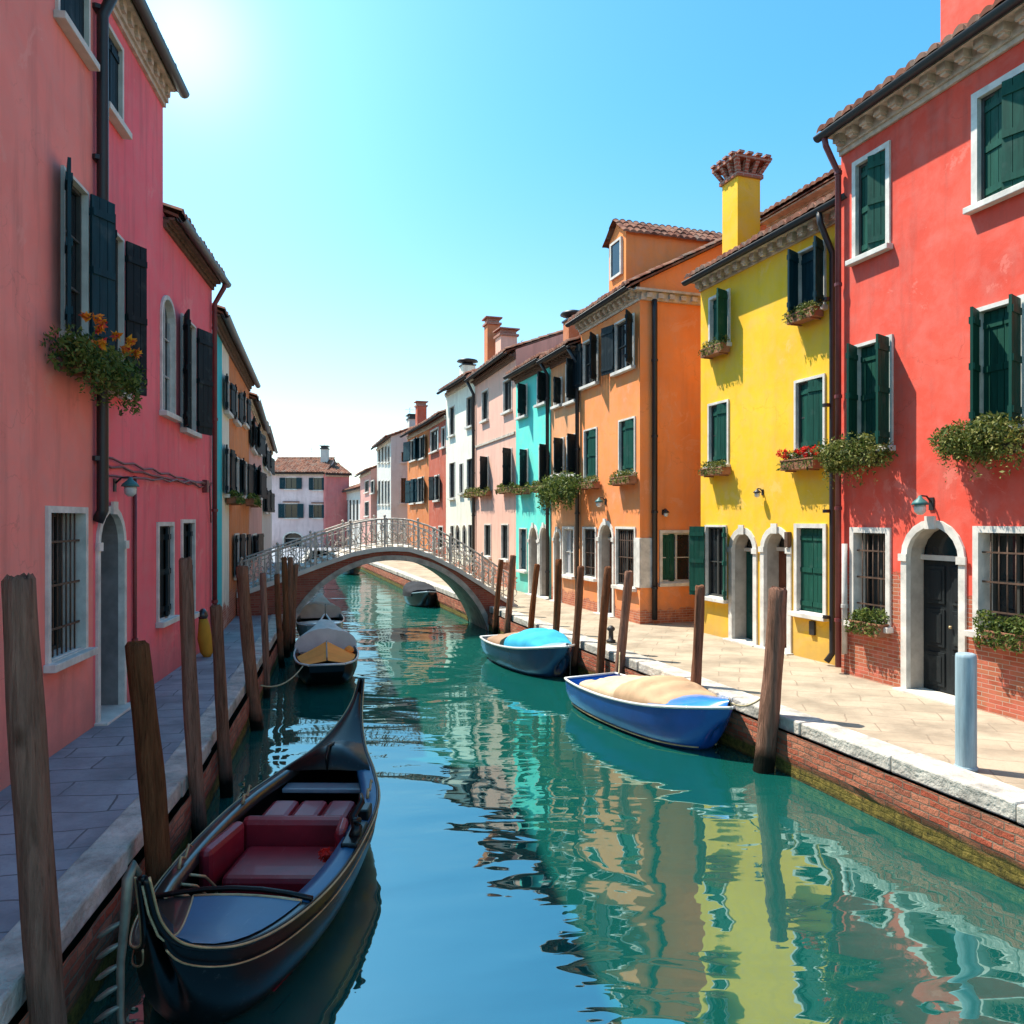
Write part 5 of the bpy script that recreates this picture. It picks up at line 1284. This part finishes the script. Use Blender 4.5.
# blue boat under a tan tarp
ST = [(0, .02, .72, .30), (.25, .24, .69, .02), (.7, .50, .63, -.12), (1.3, .66, .56, -.18), (2.1, .71, .51, -.18), (2.9, .66, .49, -.16), (3.5, .56, .49, -.10), (3.62, .53, .50, -.06)]
root, st = boat('bright blue boat under a tan tarp, moored by the right quay', (3.05, 10.62), (1.42, 13.9), ST, 'boat_blue', 'boat_white', 'boat_inner')
deck_panel(root, st, .05, 1.15, 'boat_inner', 'foredeck', .012, .10)
tarp(root, st, .85, 1.95, 'tarp_hood', .05, .26, .29, 'tarp_hood', n=16, pw=.8, over=-.05); tarp(root, st, 1.93, 3.1, 'tarp_tan', .23, .08, .18, 'tarp', n=18, sag=.03, over=-.055)
m = MB()
for sg in (-1, 1): m.tube([(sg * (b * math.sqrt(max(0, 1 - min(1, ((g - .06) / (g - k)) ** (1 / .78)) ** 2)) ** .85 + .004), s + .38 * (1 - (.06 - k) / (g - k)) ** 1.4 * max(0, 1 - s / 1.1) ** 1.3, .06) for s, b, g, k in st[9:]], .014, 6)
m.build('waterline_stripe', 'gold', root)
box_part(root, 'stern_bench', 'boat_inner', -.45, .45, 3.25, 3.5, .28, .33, .01)
m = MB(); m.tube([(0, .02, .74), (0, .06, .84), (0, .14, .74)], .014, 6); m.build('bow_cleat', 'steel', root)
mooring_rope_later = root
# dark boat with a cyan tarp
root, st = boat('dark teal boat with a domed cyan tarp, moored left of the tan covered one', (1.16, 15.75), (-.28, 18.75), ST, 'boat_teal', 'boat_white', 'boat_white', trim_r=.026)
deck_panel(root, st, .05, .8, 'boat_pale', 'foredeck', .012, .07)
tarp(root, st, .55, 1.75, 'tarp_cyan', .04, .28, .35, 'tarp', n=16, pw=.75, over=-.06); tarp(root, st, 1.95, 2.8, 'tarp_brown', .22, .12, .2, 'rear_tarp', n=12, over=-.05)
box_part(root, 'stern_bench', 'boat_white', -.48, .48, 2.95, 3.2, .28, .33, .01)
m = MB(); m.tube([(0, 0, .74), (.02, -.05, .5), (.0, -.06, .1), (0, -.03, -.1)], .012, 6); m.build('bow_chain', 'iron', root)
# orange covered boat by the left quay
ST2 = [(0, .34, .50, .05), (.25, .52, .50, -.06), (.9, .63, .49, -.14), (1.8, .66, .48, -.16), (2.7, .58, .52, -.15), (3.4, .38, .62, -.08), (3.9, .16, .80, .15), (4.15, .02, .98, .5)]
root, st = boat('dark boat with an orange cover and pale folded hood by the left mooring poles', (-3.60, 14.95), (-4.62, 19.0), ST2, 'gond_black', 'boat_white', 'seat_wood')
m = MB(); rows = []
for i in range(7):
    s = .05 + 1.0 * i / 6; _, b, g, k = interp(st, s); h = .06 + .24 * (i / 6); rows.append([(b * .92 * t, s, g + .015 + h * (1 - abs(t)) ** 1.1) for t in (-1, -.7, -.4, -.1, 0, .1, .4, .7, 1)])
m.grid(rows, False); m.poly(rows[-1][::-1] + [(rows[-1][0][0], rows[-1][0][1], rows[-1][0][2])][:0]); cov = m.build('orange_cover', 'tarp_orange', root)
m = MB(); m.tube([r[4] for r in rows], .014, 6); m.build('cover_seam', 'boat_dark', cov)
box_part(root, 'thwart', 'seat_wood', -.56, .56, 1.45, 1.65, .36, .41, .01); box_part(root, 'thwart', 'seat_wood', -.56, .56, 2.0, 2.18, .36, .41, .01)
tarp(root, st, 2.2, 4.0, 'tarp_grey', .40, .02, .26, 'folded_hood', n=10, pw=1.2)
m = MB(); m.tube([(.0, 4.1, .95), (0, 4.14, 1.25)], .012, 6); m.build('staff', 'steel', root)
m = MB(); m.lathe((.46, 1.1, .5), [(.03, 0), (.10, .06), (.10, .12), (.03, .18)], 12); m.build('fender', 'tarp_orange', root)
def mooring_rope(root, a, b, sag):
    """a slack line from the boat (local point a) to a pile (world point b)"""
    Mi = (Matrix.Translation(root.location) @ Matrix.Rotation(root.rotation_euler.z, 4, 'Z')).inverted(); a = Vector(a); b = Mi @ Vector(b); m = MB()
    m.tube([a.lerp(b, t / 10) - Vector((0, 0, sag * 4 * (t / 10) * (1 - t / 10))) for t in range(11)], .013, 6); m.build('mooring_rope', 'rope', root)
mooring_rope(root, (-.40, .35, .52), (-4.02, 12.3, -.05), .18)
mooring_rope(mooring_rope_later, (.0, .1, .80), (3.36, 10.25, .25), .10); mooring_rope(mooring_rope_later, (.5, 3.5, .52), (2.02, 14.4, .12), .08)
# boats farther off
root, st = boat('pale blue boat with a dark open well, under the left foot of the bridge', (-5.15, 20.6), (-6.05, 24.2), ST2, 'boat_pale', 'boat_white', 'boat_dark')
tarp(root, st, 2.3, 3.9, 'tarp_grey', .30, .02, .2, 'cover', n=8); deck_panel(root, st, .0, .7, 'boat_pale', 'rear_deck')
box_part(root, 'thwart', 'boat_dark', -.55, .55, 1.3, 1.5, .36, .41, .01)
root, st = boat('small black covered boat beyond the bridge at the right quay', (-3.15, 28.9), (-4.0, 31.4), [(a, b * .82, c * .85, d) for a, b, c, d in ST], 'boat_dark', 'boat_pale', 'boat_dark')
tarp(root, st, .7, 3.0, 'tarp_dark', .12, .3, .42, 'cover', n=9); deck_panel(root, st, .05, .9, 'boat_dark', 'foredeck')
root, st = boat('tiny dark boat farthest up the canal, seen through the bridge arch', (-9.55, 46), (-10.8, 50), ST, 'boat_dark', 'boat_pale', 'boat_dark')
tarp(root, st, .6, 3.2, 'tarp_dark', .1, .25, .34, 'cover', n=9)

# yellow bundle leaning on the crimson wall
p = at(207, 656, 0); root = empty('bundle', (p.x, p.y, -.012), R(8)); tag(root, 'yellow cloth bundle with dark top leaning at the end of the crimson wall', 'bundle')
m = MB(); m.lathe((0, 0, 0), [(.07, 0), (.11, .08), (.13, .35), (.11, .6), (.07, .74)], 12); 
for i, v in enumerate(m.v): m.v[i] = Vector((v.x * (1 + .12 * math.sin(v.z * 9 + v.y * 20)) - .10 * v.z, v.y, v.z))
m.build('sack', 'yellow_cloth', root)
m = MB(); m.lathe((-.075, 0, .72), [(.07, 0), (.10, .06), (.08, .14), (.03, .2)], 10); m.build('sack_top', 'boat_dark', root)
